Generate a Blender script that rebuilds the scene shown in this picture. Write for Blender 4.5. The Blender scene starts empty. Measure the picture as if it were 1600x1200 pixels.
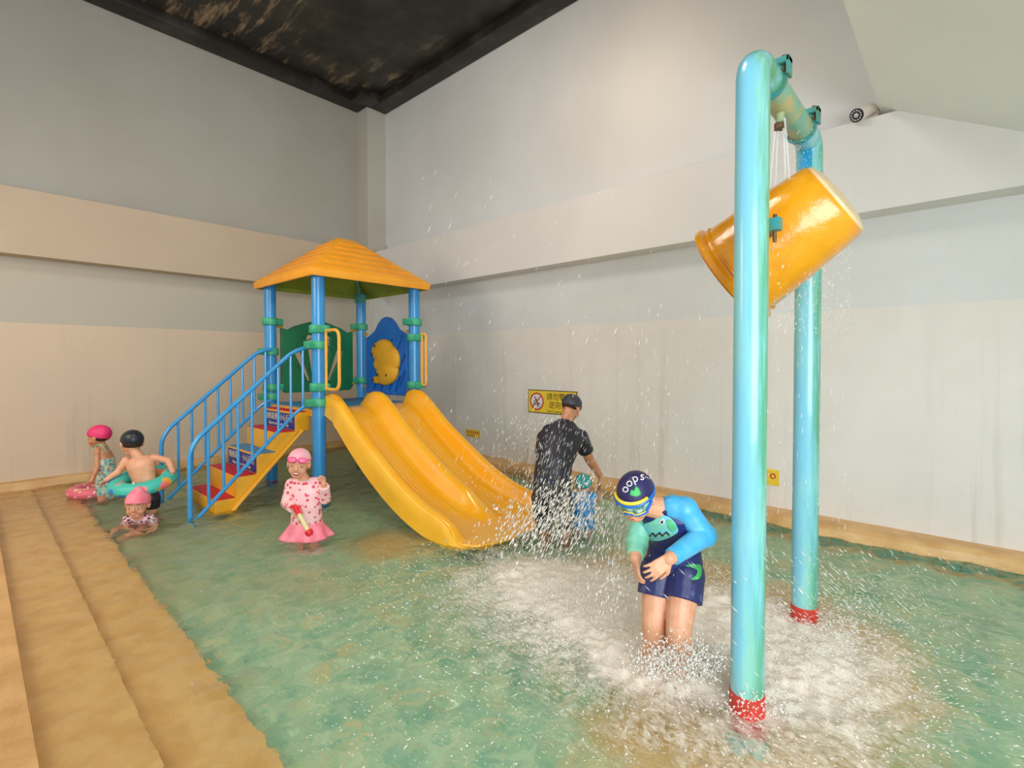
import bpy, bmesh, math, random
import numpy as np
from mathutils import Vector, Matrix, noise
from mathutils.bvhtree import BVHTree
random.seed(7); np.random.seed(7)
PI = math.pi
sc = bpy.context.scene
COL = sc.collection

# ------------------------------------------------------------------ camera
F, PX, PY, CH = 776.0, 800.0, 581.0, 1.65
PSI, PIT = math.radians(42.4), math.radians(1.1)
FW = Vector((-math.sin(PSI)*math.cos(PIT), math.cos(PSI)*math.cos(PIT), -math.sin(PIT)))
RT = Vector((math.cos(PSI), math.sin(PSI), 0))
UP = RT.cross(FW)
FH = Vector((-math.sin(PSI), math.cos(PSI), 0))
Z = Vector((0, 0, 1))
EYE = Vector((0, 0, CH))
cd = bpy.data.cameras.new('camera'); cam = bpy.data.objects.new('camera', cd); COL.objects.link(cam)
cd.sensor_width = 36; cd.lens = F/1600*36; cd.shift_y = -(600-PY)/1600; cd.clip_start = .05; cd.clip_end = 100
cam.matrix_world = Matrix((( RT.x, UP.x, -FW.x, 0), (RT.y, UP.y, -FW.y, 0), (RT.z, UP.z, -FW.z, CH), (0, 0, 0, 1)))
sc.camera = cam

def Q(px, py, D):            # survey helper: point of the room seen at px,py at distance D in front of the lens
    return EYE + (FW + RT*((px-PX)/F) - UP*((py-PY)/F))*D
def D3(r, f, u):             # direction: right, away, up
    return (RT*r + FH*f + Z*u).normalized()

# ------------------------------------------------------------------ world and lights
w = bpy.data.worlds.new('world'); sc.world = w; w.use_nodes = True
w.node_tree.nodes['Background'].inputs[0].default_value = (.88, .95, 1.0, 1)
w.node_tree.nodes['Background'].inputs[1].default_value = .58
def area(name, loc, target, size, power, col, sy=None):
    l = bpy.data.lights.new(name, 'AREA'); l.shape = 'RECTANGLE'; l.size = size; l.size_y = sy or size
    l.energy = power; l.color = col
    o = bpy.data.objects.new(name, l); COL.objects.link(o); o.location = loc
    o.rotation_euler = (Vector(target)-Vector(loc)).to_track_quat('-Z', 'Y').to_euler()
    return o
area('assumed_daylight_lamp', (2.8, -.7, 2.3), (-3, 5.2, 2.9), 3.8, 395, (.86, .93, 1.0), 3.2)  # unseen area lamp added for assumed daylight from the right; no opening is built
area('unseen_warm_lamp', (-3.2, 1.2, 6.5), (-4.2, 3.2, 0), 1.6, 110, (1.0, .94, .86))  # unseen lamp under the ceiling, added to light the pool from above
area('unseen_warm_lamp', (-5.6, -1.8, 3.4), (-6.6, 2.8, .2), 1.6, 84, (1.0, .83, .64))  # unseen lamp well below the ceiling, added to warm the steps and left wall
area('assumed_wall_lamp', (-2.9, 4.2, 5.3), (-3.8, 5.8, 4.2), .35, 9, (1.0, .62, .34))  # assumed lamp with no fitting, added for the warm glow on the back wall
sc.view_settings.view_transform = 'Standard'; sc.view_settings.look = 'None'
sc.view_settings.exposure = 0.0; sc.view_settings.gamma = 1.0
sc.view_settings.use_curve_mapping = False

# ------------------------------------------------------------------ materials
def lin(c): return tuple((x/12.92 if x <= .04045 else ((x+.055)/1.055)**2.4) for x in (v/255 for v in c))+(1,)
class N:
    def __init__(s, name):
        s.m = bpy.data.materials.new(name); s.m.use_nodes = True; s.t = s.m.node_tree
        s.p = s.t.nodes['Principled BSDF']; s.out = s.t.nodes['Material Output']
    def n(s, typ, ins=None, **kw):
        x = s.t.nodes.new('ShaderNode'+typ)
        for k, v in kw.items(): setattr(x, k, v)
        for k, v in (ins or {}).items(): s.put(x.inputs[k], v)
        return x
    def put(s, sock, v):
        if isinstance(v, bpy.types.NodeSocket): s.t.links.new(v, sock)
        elif isinstance(v, bpy.types.Node): s.t.links.new(v.outputs[0], sock)
        else: sock.default_value = v
    def obj(s): return s.n('TexCoord').outputs['Object']
    def noise(s, scale, detail=4, rough=.55, vec=None, st=None):
        v = vec or s.obj()
        if st: v = s.n('Mapping', {'Vector': v, 'Scale': st}).outputs[0]
        return s.n('TexNoise', {'Vector': v, 'Scale': scale, 'Detail': detail, 'Roughness': rough}).outputs[0]
    def ramp(s, f, a, b): return s.n('MapRange', {'Value': f, 'From Min': a, 'From Max': b}).outputs[0]
    def mix(s, f, a, b):
        x = s.n('Mix', data_type='RGBA'); s.put(x.inputs[0], f); s.put(x.inputs[6], a); s.put(x.inputs[7], b); return x.outputs[2]
    def bump(s, h, strength=.3, dist=.01):
        b = s.n('Bump', {'Height': h, 'Strength': strength, 'Distance': dist}); s.put(s.p.inputs['Normal'], b.outputs[0]); return b
def mat(name, c, rough=.5, c2=None, ns=8, bump=0, bs=60, spec=.5, metal=0, coat=0, st=None, lo=.4, hi=.65, bd=.004):
    k = N(name); k.put(k.p.inputs['Roughness'], rough); k.put(k.p.inputs['Specular IOR Level'], spec); k.put(k.p.inputs['Metallic'], metal)
    k.put(k.p.inputs['Coat Weight'], coat); k.put(k.p.inputs['Coat Roughness'], .12)
    col = lin(c)
    if c2: k.put(k.p.inputs['Base Color'], k.mix(k.ramp(k.noise(ns, st=st), lo, hi), col, lin(c2)))
    else:
        d = tuple(x*.9 for x in col[:3])+(1,)
        k.put(k.p.inputs['Base Color'], k.mix(k.ramp(k.noise(ns), .35, .65), col, d))
    if bump: k.bump(k.noise(bs), bump, bd)
    return k.m

M = {}
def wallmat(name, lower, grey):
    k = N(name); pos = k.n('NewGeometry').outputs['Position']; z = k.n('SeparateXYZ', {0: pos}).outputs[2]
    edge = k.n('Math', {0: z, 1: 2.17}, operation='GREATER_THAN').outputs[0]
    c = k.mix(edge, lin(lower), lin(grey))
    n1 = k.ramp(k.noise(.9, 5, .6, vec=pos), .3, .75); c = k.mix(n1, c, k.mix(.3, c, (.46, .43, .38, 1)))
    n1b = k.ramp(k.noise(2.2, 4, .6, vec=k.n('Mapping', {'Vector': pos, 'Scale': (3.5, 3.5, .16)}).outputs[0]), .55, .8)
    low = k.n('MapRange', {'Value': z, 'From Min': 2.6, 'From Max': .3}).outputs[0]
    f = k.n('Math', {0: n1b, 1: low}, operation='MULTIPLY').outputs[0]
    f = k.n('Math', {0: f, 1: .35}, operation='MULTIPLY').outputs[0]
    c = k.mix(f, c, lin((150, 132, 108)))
    k.put(k.p.inputs['Base Color'], c); k.put(k.p.inputs['Roughness'], .55); k.put(k.p.inputs['Specular IOR Level'], .3)
    k.bump(k.noise(14, 3, vec=pos), .08, .01); return k.m
M['wall_low'] = wallmat('wall_paint_left_shaded', (218, 198, 172), (190, 185, 170))  # left wall tones darkened, its dimmer warm light put into the colour
M['wall_back'] = wallmat('wall_paint_back_lit', (230, 226, 218), (220, 222, 220))  # back wall tones whitened, the cool daylight put into the colour
M['wall_up_lit'] = mat('wall_paint_pale_lit', (222, 224, 222), .6, (214, 216, 214), .5, .05, 12)  # lit copy for the upper back wall, as is the band below
M['wall_band_lit'] = mat('wall_paint_band_lit', (226, 224, 220), .6, (218, 216, 212), .6, .05, 12)
M['wall_up'] = mat('wall_paint_grey_shaded', (178, 175, 165), .6, (170, 166, 154), .5, .05, 12)  # shaded copy for the upper left wall, as is the beige band
M['wall_band'] = mat('wall_paint_beige_shaded', (200, 182, 158), .6, (192, 174, 150), .6, .05, 12)
M['wall_mid'] = mat('wall_paint_column', (196, 192, 180), .6, (188, 183, 170), .5)
M['wall_white'] = mat('wall_paint_white', (244, 248, 248), .6, (238, 242, 242), .6, .05, 12)
def ceilmat():
    k = N('ceiling_black'); pos = k.n('NewGeometry').outputs['Position']
    v = k.n('Mapping', {'Vector': pos, 'Scale': (.55, 3.2, 1)}).outputs[0]
    a = k.ramp(k.noise(1.6, 9, .72, vec=v), .52, .62); b = k.ramp(k.noise(.55, 3, .5, vec=pos), .5, .62)
    f = k.n('Math', {0: a, 1: b}, operation='MULTIPLY').outputs[0]
    base = k.mix(k.ramp(k.noise(1.1, 6, .65, vec=pos), .4, .68), lin((26, 22, 18)), lin((62, 60, 54)))
    k.put(k.p.inputs['Base Color'], k.mix(f, base, lin((150, 128, 100)))); k.put(k.p.inputs['Roughness'], .45)
    k.bump(k.noise(5, 5, vec=pos), .3, .03); return k.m
M['ceiling'] = ceilmat()
M['ceiling_edge'] = mat('ceiling_edge_black', (34, 29, 25), .5, (66, 64, 60), 2.2, .2, 12, st=(1, 1, .5), lo=.5, hi=.75)
M['stone'] = mat('sandy_stone', (228, 180, 118), .42, (206, 156, 96), 5, .5, 55, bd=.006)
M['stone_step'] = mat('sandy_step', (250, 204, 132), .6, (238, 186, 112), 6, .35, 40, bd=.006)
M['curb'] = mat('sandy_curb', (226, 184, 124), .45, (206, 158, 96), 4, .5, 60, bd=.006)
def floormat():
    k = N('pool_mosaic'); pos = k.n('NewGeometry').outputs['Position']
    br = k.n('TexBrick', {'Vector': pos, 'Color1': lin((192, 230, 178)), 'Color2': lin((214, 242, 200)), 'Mortar': lin((220, 222, 186)), 'Scale': 1.0, 'Mortar Size': .004, 'Brick Width': .05, 'Row Height': .05, 'Bias': 0.0}, offset=0.0)
    c = br.outputs[0]
    c = k.mix(k.ramp(k.noise(6.5, 4, .65, vec=pos), .38, .66), c, lin((146, 202, 168)))
    c = k.mix(k.ramp(k.noise(5.1, 4, .65, vec=k.n('Mapping', {'Vector': pos, 'Location': (7, 3, 1)}).outputs[0]), .55, .7), c, lin((226, 218, 160)))
    patch = k.ramp(k.noise(.8, 4, .6, vec=pos), .52, .7)
    c = k.mix(patch, c, k.mix(.5, c, lin((205, 190, 130))))
    xyz = k.n('SeparateXYZ', {0: pos})
    # sandy concrete pads at the pole feet; the slide one is a painted brownish reflection
    def pad_or_reflection(x, y, r):
        d = k.n('VectorMath', {0: pos, 1: (x, y, -.28)}, operation='DISTANCE').outputs['Value']
        d = k.n('Math', {0: d, 1: k.n('Math', {0: k.noise(3, 3, vec=pos), 1: .5}, operation='MULTIPLY').outputs[0]}, operation='ADD').outputs[0]
        return k.n('MapRange', {'Value': d, 'From Min': r+.42, 'From Max': r+.12}).outputs[0]
    for p in [(-.8, 2.35, .62), (-1.0, 3.4, .9), (-4.1, 2.75, .35), (-1.7, 3.6, .8)]:
        c = k.mix(pad_or_reflection(*p), c, lin((240, 202, 136)))
    far = k.n('MapRange', {'Value': xyz.outputs[0], 'From Min': -3.4, 'From Max': -6.0}).outputs[0]  # far end darkened in the floor colour, for the water's dark reflection there
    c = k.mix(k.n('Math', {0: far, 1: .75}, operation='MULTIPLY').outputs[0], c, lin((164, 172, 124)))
    k.put(k.p.inputs['Base Color'], c); k.put(k.p.inputs['Roughness'], .5); return k.m
M['floor'] = floormat()
def watermat():
    k = N('pool_water'); pos = k.n('NewGeometry').outputs['Position']
    k.put(k.p.inputs['Roughness'], .0); k.put(k.p.inputs['Transmission Weight'], 1.0); k.put(k.p.inputs['IOR'], 1.33)
    k.put(k.p.inputs['Base Color'], (.96, 1.0, .97, 1))
    v = k.n('Mapping', {'Vector': pos, 'Rotation': (0, 0, -.75), 'Scale': (1, 2.2, 1)}).outputs[0]
    h = k.noise(14, 2, .5, vec=v)
    b = k.bump(h, .30, .03)
    foam = k.n('Attribute', attribute_name='foam').outputs['Fac']
    cen = k.n('VectorMath', {0: pos, 1: (-1.35, 2.85, 0)}, operation='SUBTRACT').outputs[0]
    sx = k.n('SeparateXYZ', {0: cen}); ang = k.n('Math', {0: sx.outputs[1], 1: sx.outputs[0]}, operation='ARCTAN2').outputs[0]; rad = k.n('VectorMath', {0: cen}, operation='LENGTH').outputs['Value']
    pv = k.n('CombineXYZ', {0: k.n('Math', {0: ang, 1: 7.0}, operation='MULTIPLY').outputs[0], 1: k.n('Math', {0: rad, 1: 3.4}, operation='MULTIPLY').outputs[0], 2: 0.0}).outputs[0]
    f1 = k.noise(2.4, 7, .72, vec=pv); f2 = k.noise(24, 7, .78, vec=v)
    fn = k.mix(.55, f1, f2); fn = k.n('MapRange', {'Value': fn, 'From Min': .30, 'From Max': .70}).outputs[0]
    s = k.n('Math', {0: foam, 1: fn}, operation='ADD').outputs[0]
    f = k.n('MapRange', {'Value': s, 'From Min': .80, 'From Max': 1.42, 'To Max': .92}).outputs[0]
    d = k.n('BsdfPrincipled', {'Base Color': lin((252, 240, 222)), 'Roughness': .5})
    bb = k.n('Bump', {'Height': fn, 'Strength': .35, 'Distance': .035}); k.put(d.inputs['Normal'], bb.outputs[0])
    mx = k.n('MixShader'); k.put(mx.inputs[0], f); k.put(mx.inputs[1], k.p.outputs[0]); k.put(mx.inputs[2], d.outputs[0])
    k.put(k.out.inputs[0], mx.outputs[0]); return k.m
M['water'] = watermat()
M['drop'] = mat('splash_white', (246, 242, 232), .2, spec=.6)
def glassy(name, c, alpha):
    k = N(name); k.put(k.p.inputs['Base Color'], lin(c)); k.put(k.p.inputs['Roughness'], .08); k.put(k.p.inputs['Alpha'], alpha); return k.m
M['stream'] = glassy('falling_water', (236, 238, 236), .45)
M['blue_post'] = mat('blue_post_paint', (52, 150, 212), .3, (44, 134, 198), 3, coat=.3)
M['rail_blue'] = mat('rail_blue_paint', (58, 158, 220), .3, (48, 146, 210), 6, coat=.3)
M['collar'] = mat('green_collar', (40, 158, 120), .45, (78, 180, 132), 12)
M['roof'] = mat('orange_roof_plastic', (250, 172, 44), .45, (244, 162, 36), 4)
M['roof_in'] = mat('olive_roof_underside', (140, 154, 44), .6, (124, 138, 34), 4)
M['slide'] = mat('yellow_slide_plastic', (254, 176, 24), .22, (250, 184, 44), 2.5, coat=.5)
M['slide_side'] = mat('yellow_plastic', (250, 190, 50), .35, (246, 180, 40), 4)
M['step_body'] = mat('yellow_step_plastic', (244, 176, 34), .38, (238, 166, 28), 5)
M['red_mat'] = mat('red_tread', (208, 30, 46), .6, (190, 24, 40), 10)
M['blue_mat'] = mat('blue_tread', (74, 140, 186), .6, (60, 122, 170), 10)
M['deck_plastic'] = mat('blue_platform', (52, 122, 170), .5)
M['green_panel'] = mat('dark_green_plastic', (12, 122, 76), .4, (10, 110, 68), 3)
M['blue_panel'] = mat('deep_blue_plastic', (24, 108, 196), .45, (20, 98, 184), 3)
M['hold'] = mat('mustard_hold', (228, 170, 40), .5, (220, 160, 30), 5, .2, 20)
M['orange_bar'] = mat('orange_bar_paint', (250, 180, 70), .35)
M['bracket'] = mat('worn_yellow_bracket', (206, 160, 50), .5, (170, 120, 50), 30)
M['dark'] = mat('dark_hole', (40, 28, 16), .7)
M['red'] = mat('red_paint', (214, 52, 44), .45, (190, 66, 50), 10)
M['navy_sign'] = mat('navy_sign_print', (28, 56, 148), .4)
M['cream_print'] = mat('cream_print', (240, 226, 180), .5)
M['yellow_sign'] = mat('yellow_sign_face', (240, 206, 60), .4)
M['black_print'] = mat('black_print', (40, 32, 24), .5)
M['white_print'] = mat('white_print', (232, 226, 224), .5)
M['red_print'] = mat('red_print', (196, 34, 34), .5)
def polemat():
    k = N('aqua_pole_paint'); o = k.obj()
    v = k.n('Mapping', {'Vector': o, 'Scale': (9, 9, .9)}).outputs[0]
    a = k.ramp(k.noise(1.0, 6, .6, vec=v), .44, .6)
    c = k.mix(a, lin((124, 198, 222)), lin((148, 212, 202)))
    x = k.n('SeparateXYZ', {0: o}).outputs[0]
    side = k.n('VectorMath', {0: o, 1: (.74, .67, 0)}, operation='DOT_PRODUCT').outputs['Value']; side = k.n('MapRange', {'Value': side, 'From Min': -.045, 'From Max': .035}).outputs[0]
    v2 = k.n('Mapping', {'Vector': o, 'Scale': (14, 14, 1.3)}).outputs[0]
    g = k.ramp(k.noise(1.1, 7, .65, vec=v2), .34, .56)
    f = k.n('Math', {0: side, 1: g}, operation='MULTIPLY').outputs[0]
    c = k.mix(f, c, lin((84, 158, 112)))
    v3 = k.n('Mapping', {'Vector': o, 'Scale': (30, 30, 5)}).outputs[0]
    r = k.ramp(k.noise(1.2, 7, .7, vec=v3), .68, .74); c = k.mix(r, c, lin((150, 130, 84)))
    k.put(k.p.inputs['Base Color'], c); k.put(k.p.inputs['Roughness'], .28); k.put(k.p.inputs['Coat Weight'], .3); return k.m
M['pole'] = polemat()
def crossmat():
    k = N('weathered_crossbar'); o = k.obj()
    c = k.mix(k.ramp(k.noise(7, 6, .6, vec=o), .4, .6), lin((118, 176, 150)), lin((186, 172, 112)))
    c = k.mix(k.ramp(k.noise(16, 7, .7, vec=o), .6, .66), c, lin((132, 108, 84)))
    k.put(k.p.inputs['Base Color'], c); k.put(k.p.inputs['Roughness'], .35); k.bump(k.noise(30, 5), .3, .004); return k.m
M['crossbar'] = crossmat()
M['plate_blue'] = mat('blue_strip_paint', (38, 150, 206), .35, (60, 150, 140), 8)
M['clamp'] = mat('teal_clamp', (52, 150, 160), .4, (80, 130, 90), 16)
M['rust'] = mat('rusty_bolt', (120, 92, 62), .6, (90, 66, 44), 60, metal=.4)
M['bucket'] = mat('amber_bucket_plastic', (232, 158, 10), .25, (218, 138, 8), 4, .4, 7, coat=.35, bd=.03)
M['bucket_in'] = mat('bucket_bottom_wet', (232, 202, 150), .25, (214, 190, 150), 8, .4, 30)
M['white_metal'] = mat('white_casing', (236, 226, 214), .35)
M['lens'] = mat('black_lens', (24, 26, 30), .12)
M['led'] = mat('led_glass', (190, 196, 200), .2)
M['beige_box'] = mat('beige_junction_box', (226, 190, 158), .5)
M['grey_pipe'] = mat('grey_conduit', (196, 186, 170), .5)
M['skin'] = mat('skin', (226, 168, 132), .45, (216, 152, 116), 14)
M['skin_tan'] = mat('skin_tanned', (206, 146, 108), .45, (190, 126, 88), 14)
M['hair'] = mat('dark_hair', (40, 28, 24), .5)
M['black_cloth'] = mat('black_wet_cloth', (34, 33, 40), .5, (44, 43, 52), 20, .5, 25, bd=.006)
M['black_cap'] = mat('black_cap', (38, 42, 52), .4, (30, 34, 42), 10, .2, 30)
M['charcoal_cap'] = mat('charcoal_cap', (58, 56, 66), .5, (48, 46, 56), 10)
M['hot_pink'] = mat('hot_pink_cap', (238, 60, 120), .5, (222, 44, 104), 10, .4, 30)
M['pale_pink'] = mat('pale_pink_cap', (248, 170, 180), .4, (240, 186, 196), 8)
M['coral_pink'] = mat('coral_pink_cloth', (250, 124, 144), .55, (252, 150, 164), 14, .3, 25)
M['pink_goggles'] = mat('pink_goggles', (238, 66, 124), .3)
M['pink_lens'] = mat('pink_lens', (246, 128, 168), .1)
M['navy'] = mat('navy_wet_cloth', (30, 44, 110), .45, (22, 32, 84), 12, .4, 25)
M['navy_cap'] = mat('navy_cap', (44, 38, 92), .45, (32, 30, 72), 9)
M['sky_sleeve'] = mat('sky_blue_cloth', (66, 172, 224), .4, (96, 184, 220), 7, .5, 18, bd=.008)
M['mint_sleeve'] = mat('mint_cloth', (140, 208, 170), .4, (120, 196, 170), 9, .4, 20)
M['shark'] = mat('light_blue_print', (112, 202, 230), .5, (120, 210, 180), 14)
M['shark_green'] = mat('green_print', (92, 196, 136), .5)
M['green_print'] = mat('leaf_green_print', (60, 180, 90), .5)
M['goggle_blue'] = mat('blue_goggle_strap', (26, 110, 200), .3)
M['goggle_yellow'] = mat('yellow_goggle_band', (240, 214, 40), .3)
M['goggle_lens'] = mat('mirror_lens', (70, 120, 110), .08, (180, 210, 190), 40)
M['teal_cap'] = mat('teal_cap', (30, 168, 170), .4, (60, 186, 180), 14)
M['blue_suit'] = mat('bright_blue_suit', (24, 142, 214), .4, (50, 160, 222), 14)
M['toy_red'] = mat('red_toy_plastic', (236, 40, 56), .35)
M['toy_cream'] = mat('cream_toy_plastic', (240, 224, 160), .35)
M['eye_white'] = mat('eye_white', (240, 236, 230), .3)
M['eye_dark'] = mat('eye_dark', (30, 20, 16), .2)
M['lip'] = mat('lips', (196, 96, 92), .4)
M['teeth'] = mat('teeth', (244, 238, 226), .3)
def spotted(name, base, spots, scale, thr, rnd=1.0):
    k = N(name); o = k.obj(); c = lin(base)
    for i, (col, off) in enumerate(spots):
        v = k.n('Mapping', {'Vector': o, 'Location': (off, off*1.7, off*.6)}).outputs[0]
        d = k.n('TexVoronoi', {'Vector': v, 'Scale': scale, 'Randomness': rnd}).outputs['Distance']
        f = k.n('MapRange', {'Value': d, 'From Min': thr, 'From Max': thr-.06}).outputs[0]
        c = k.mix(f, c, lin(col))
    k.put(k.p.inputs['Base Color'], c); k.put(k.p.inputs['Roughness'], .45); k.bump(k.noise(22), .4, .008); return k.m
M['pink_dots'] = spotted('pink_spotted_cloth', (252, 204, 204), [((232, 76, 100), 0), ((226, 80, 104), 4.3)], 19, .31, .7)
M['print_suit'] = spotted('printed_swimsuit', (168, 216, 202), [((222, 104, 96), 0), ((236, 222, 190), 3.1), ((104, 176, 172), 5.7)], 24, .4)
M['print_rash'] = spotted('printed_rash_top', (246, 176, 190), [((40, 36, 50), 0), ((244, 238, 240), 2.3)], 28, .42)
M['ring_aqua'] = spotted('aqua_vinyl', (70, 196, 178), [((248, 176, 60), 0), ((250, 130, 130), 2.9), ((60, 130, 214), 5.1)], 6.5, .36)
M['ring_pink'] = spotted('pink_vinyl', (236, 112, 132), [((236, 190, 120), 0), ((250, 214, 210), 2.1)], 16, .3)
M['splash_shorts'] = spotted('navy_patterned_shorts', (40, 44, 96), [((26, 30, 66), 0), ((70, 80, 130), 3.3)], 13, .3)
M['tile'] = mat('green_pool_tile', (96, 156, 138), .25, (120, 176, 150), 6)

# ------------------------------------------------------------------ object helpers
def tag(o, label=None, cat=None, group=None, kind=None):
    if label: o['label'] = label
    if cat: o['category'] = cat
    if group: o['group'] = group
    if kind: o['kind'] = kind
    return o
def empty(name, loc, label=None, cat=None, group=None, kind=None):
    o = bpy.data.objects.new(name, None); COL.objects.link(o); o.location = loc; o.empty_display_size = .1
    return tag(o, label, cat, group, kind)
def org(p):
    v = Vector((0, 0, 0))
    while p is not None: v += p.location; p = p.parent
    return v
class G:
    def __init__(s): s.v = []; s.f = []
    def add(s, vs, fs):
        b = len(s.v); s.v += [Vector(v) for v in vs]; s.f += [tuple(i+b for i in f) for f in fs]; return s
    def box(s, lo, hi, rot=None, piv=None):
        x0, y0, z0 = lo; x1, y1, z1 = hi
        vs = [Vector(p) for p in ((x0,y0,z0),(x1,y0,z0),(x1,y1,z0),(x0,y1,z0),(x0,y0,z1),(x1,y0,z1),(x1,y1,z1),(x0,y1,z1))]
        if rot is not None: vs = [rot @ (v-Vector(piv)) + Vector(piv) for v in vs]
        return s.add(vs, [(3,2,1,0),(4,5,6,7),(0,1,5,4),(1,2,6,5),(2,3,7,6),(3,0,4,7)])
    def loft(s, secs, seg=16):   # secs: (centre, xvec, yvec)
        vs = []; fs = []
        for c, a, b in secs:
            for i in range(seg):
                t = 2*PI*i/seg; vs.append(Vector(c)+Vector(a)*math.cos(t)+Vector(b)*math.sin(t))
        n = len(secs)
        for j in range(n-1):
            for i in range(seg):
                i2 = (i+1) % seg; fs.append((j*seg+i, j*seg+i2, (j+1)*seg+i2, (j+1)*seg+i))
        fs.append(tuple(range(seg-1, -1, -1))); fs.append(tuple((n-1)*seg+i for i in range(seg)))
        return s.add(vs, fs)
    def tube(s, pts, r, seg=12, round_=False):
        pts = [Vector(p) for p in pts]; n = len(pts); rs = r if hasattr(r, '__len__') else [r]*n
        tans = []
        for i in range(n):
            a = pts[max(i-1, 0)]; b = pts[min(i+1, n-1)]; tans.append((b-a).normalized())
        t0 = tans[0]; u = t0.orthogonal().normalized(); secs = []
        if round_:
            for k in range(1, 5):
                ph = k/5*PI/2; secs.append((pts[0]-t0*rs[0]*math.cos(ph), math.sin(ph)*rs[0], t0))
        for p, q, t in zip(pts, rs, tans): secs.append((p, q, t))
        if round_:
            for k in range(4, 0, -1):
                ph = k/5*PI/2; secs.append((pts[-1]+tans[-1]*rs[-1]*math.cos(ph), math.sin(ph)*rs[-1], tans[-1]))
        out = []
        for p, q, t in secs:
            u = (u-t*u.dot(t)).normalized(); out.append((p, u*q, t.cross(u)*q))
        return s.loft(out, seg)
    def ell(s, c, ax, ay, az, nu=16, nv=10):
        c = Vector(c); ax, ay, az = Vector(ax), Vector(ay), Vector(az); vs = [c+az]; fs = []
        for j in range(1, nv):
            th = PI*j/nv
            for i in range(nu):
                t = 2*PI*i/nu; vs.append(c+az*math.cos(th)+(ax*math.cos(t)+ay*math.sin(t))*math.sin(th))
        vs.append(c-az)
        for i in range(nu): fs.append((0, 1+i, 1+(i+1) % nu))
        for j in range(nv-2):
            for i in range(nu):
                a = 1+j*nu; i2 = (i+1) % nu; fs.append((a+i, a+nu+i, a+nu+i2, a+i2))
        e = len(vs)-1; a = 1+(nv-2)*nu
        for i in range(nu): fs.append((e, a+(i+1) % nu, a+i))
        return s.add(vs, fs)
    def sph(s, c, r): return s.ell(c, (r,0,0), (0,r,0), (0,0,r))
    def lathe(s, base, axis, prof, seg=32, ref=None):
        base = Vector(base); axis = Vector(axis).normalized(); u = (Vector(ref) if ref else axis.orthogonal()).normalized(); v = axis.cross(u)
        return s.loft([(base+axis*h, u*r, v*r) for h, r in prof], seg)
def link(name, me, m, parent):
    o = bpy.data.objects.new(name, me); COL.objects.link(o)
    if m is not None: me.materials.append(M[m] if isinstance(m, str) else m)
    if parent is not None: o.parent = parent
    return o
def mesh_of(g, name, off, bevel=0, sharp=35, seg=2):
    me = bpy.data.meshes.new(name); me.from_pydata([tuple(v-off) for v in g.v], [], g.f)
    bm = bmesh.new(); bm.from_mesh(me); bmesh.ops.recalc_face_normals(bm, faces=bm.faces)
    if bevel:
        es = [e for e in bm.edges if len(e.link_faces) == 2 and e.calc_face_angle(0) > .6]
        bmesh.ops.bevel(bm, geom=es, offset=bevel, segments=seg, affect='EDGES', profile=.6, clamp_overlap=True)
    bm.to_mesh(me); bm.free(); me.shade_smooth(); me.set_sharp_from_angle(angle=math.radians(sharp)); return me
def part(name, g, m, parent=None, bevel=0, label=None, sharp=35, origin=None):
    off = org(parent) if parent is not None else (Vector(origin) if origin is not None else Vector((0,0,0)))
    o = link(name, mesh_of(g, name, off, bevel, sharp), m, parent)
    if parent is None and origin is not None: o.location = origin
    if label: o['label'] = label
    return o
def struct(name, g, m, parent=None, bevel=0):
    o = part(name, g, m, parent, bevel)
    if parent is None: o['kind'] = 'structure'
    return o
def evalmesh(o, name):
    dg = bpy.context.evaluated_depsgraph_get(); me = bpy.data.meshes.new_from_object(o.evaluated_get(dg)); me.name = name; return me
def blob(name, g, m, parent, voxel=.006, it=3, label=None, fac=.5):
    off = org(parent); me = bpy.data.meshes.new('t'); me.from_pydata([tuple(v-off) for v in g.v], [], g.f)
    bm = bmesh.new(); bm.from_mesh(me); bmesh.ops.recalc_face_normals(bm, faces=bm.faces); bm.to_mesh(me); bm.free()
    t = bpy.data.objects.new('t', me); COL.objects.link(t)
    r = t.modifiers.new('r', 'REMESH'); r.mode = 'VOXEL'; r.voxel_size = voxel
    if it: q = t.modifiers.new('s', 'SMOOTH'); q.factor = fac; q.iterations = it
    bpy.context.view_layer.update()
    out = evalmesh(t, name); bpy.data.objects.remove(t); out.materials.clear(); out.shade_smooth()
    o = link(name, out, m, parent)
    if label: o['label'] = label
    return o
def extrude(loops, depth, bev=0, res=3):   # flat outlines (x,y) with holes -> thick plate, in local XY, centred on z=0
    c = bpy.data.curves.new('t', 'CURVE'); c.dimensions = '2D'; c.fill_mode = 'BOTH'; c.extrude = depth/2-bev; c.bevel_depth = bev; c.bevel_resolution = res; c.offset = -bev
    for L in loops:
        s = c.splines.new('POLY'); s.points.add(len(L)-1); s.use_cyclic_u = True
        for p, q in zip(s.points, L): p.co = (q[0], q[1], 0, 1)
    o = bpy.data.objects.new('t', c); COL.objects.link(o); bpy.context.view_layer.update()
    me = evalmesh(o, 'plate'); bpy.data.objects.remove(o); return me
def textmesh(body, size, align='CENTER', depth=.0008):
    c = bpy.data.curves.new('t', 'FONT'); c.body = body; c.size = size; c.align_x = align; c.align_y = 'CENTER'; c.extrude = depth; c.resolution_u = 3
    o = bpy.data.objects.new('t', c); COL.objects.link(o); bpy.context.view_layer.update()
    me = evalmesh(o, 'text'); bpy.data.objects.remove(o); return me
def xform(me, mw, off):  # bake plate/text with matrix into the parent's frame
    me.transform(Matrix.Translation(-off) @ mw); return me
def frame(o, x, y):
    x = Vector(x).normalized(); y = Vector(y); y = (y-x*y.dot(x)).normalized(); z = x.cross(y)
    return Matrix(((x.x,y.x,z.x,o[0]),(x.y,y.y,z.y,o[1]),(x.z,y.z,z.z,o[2]),(0,0,0,1)))
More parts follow.
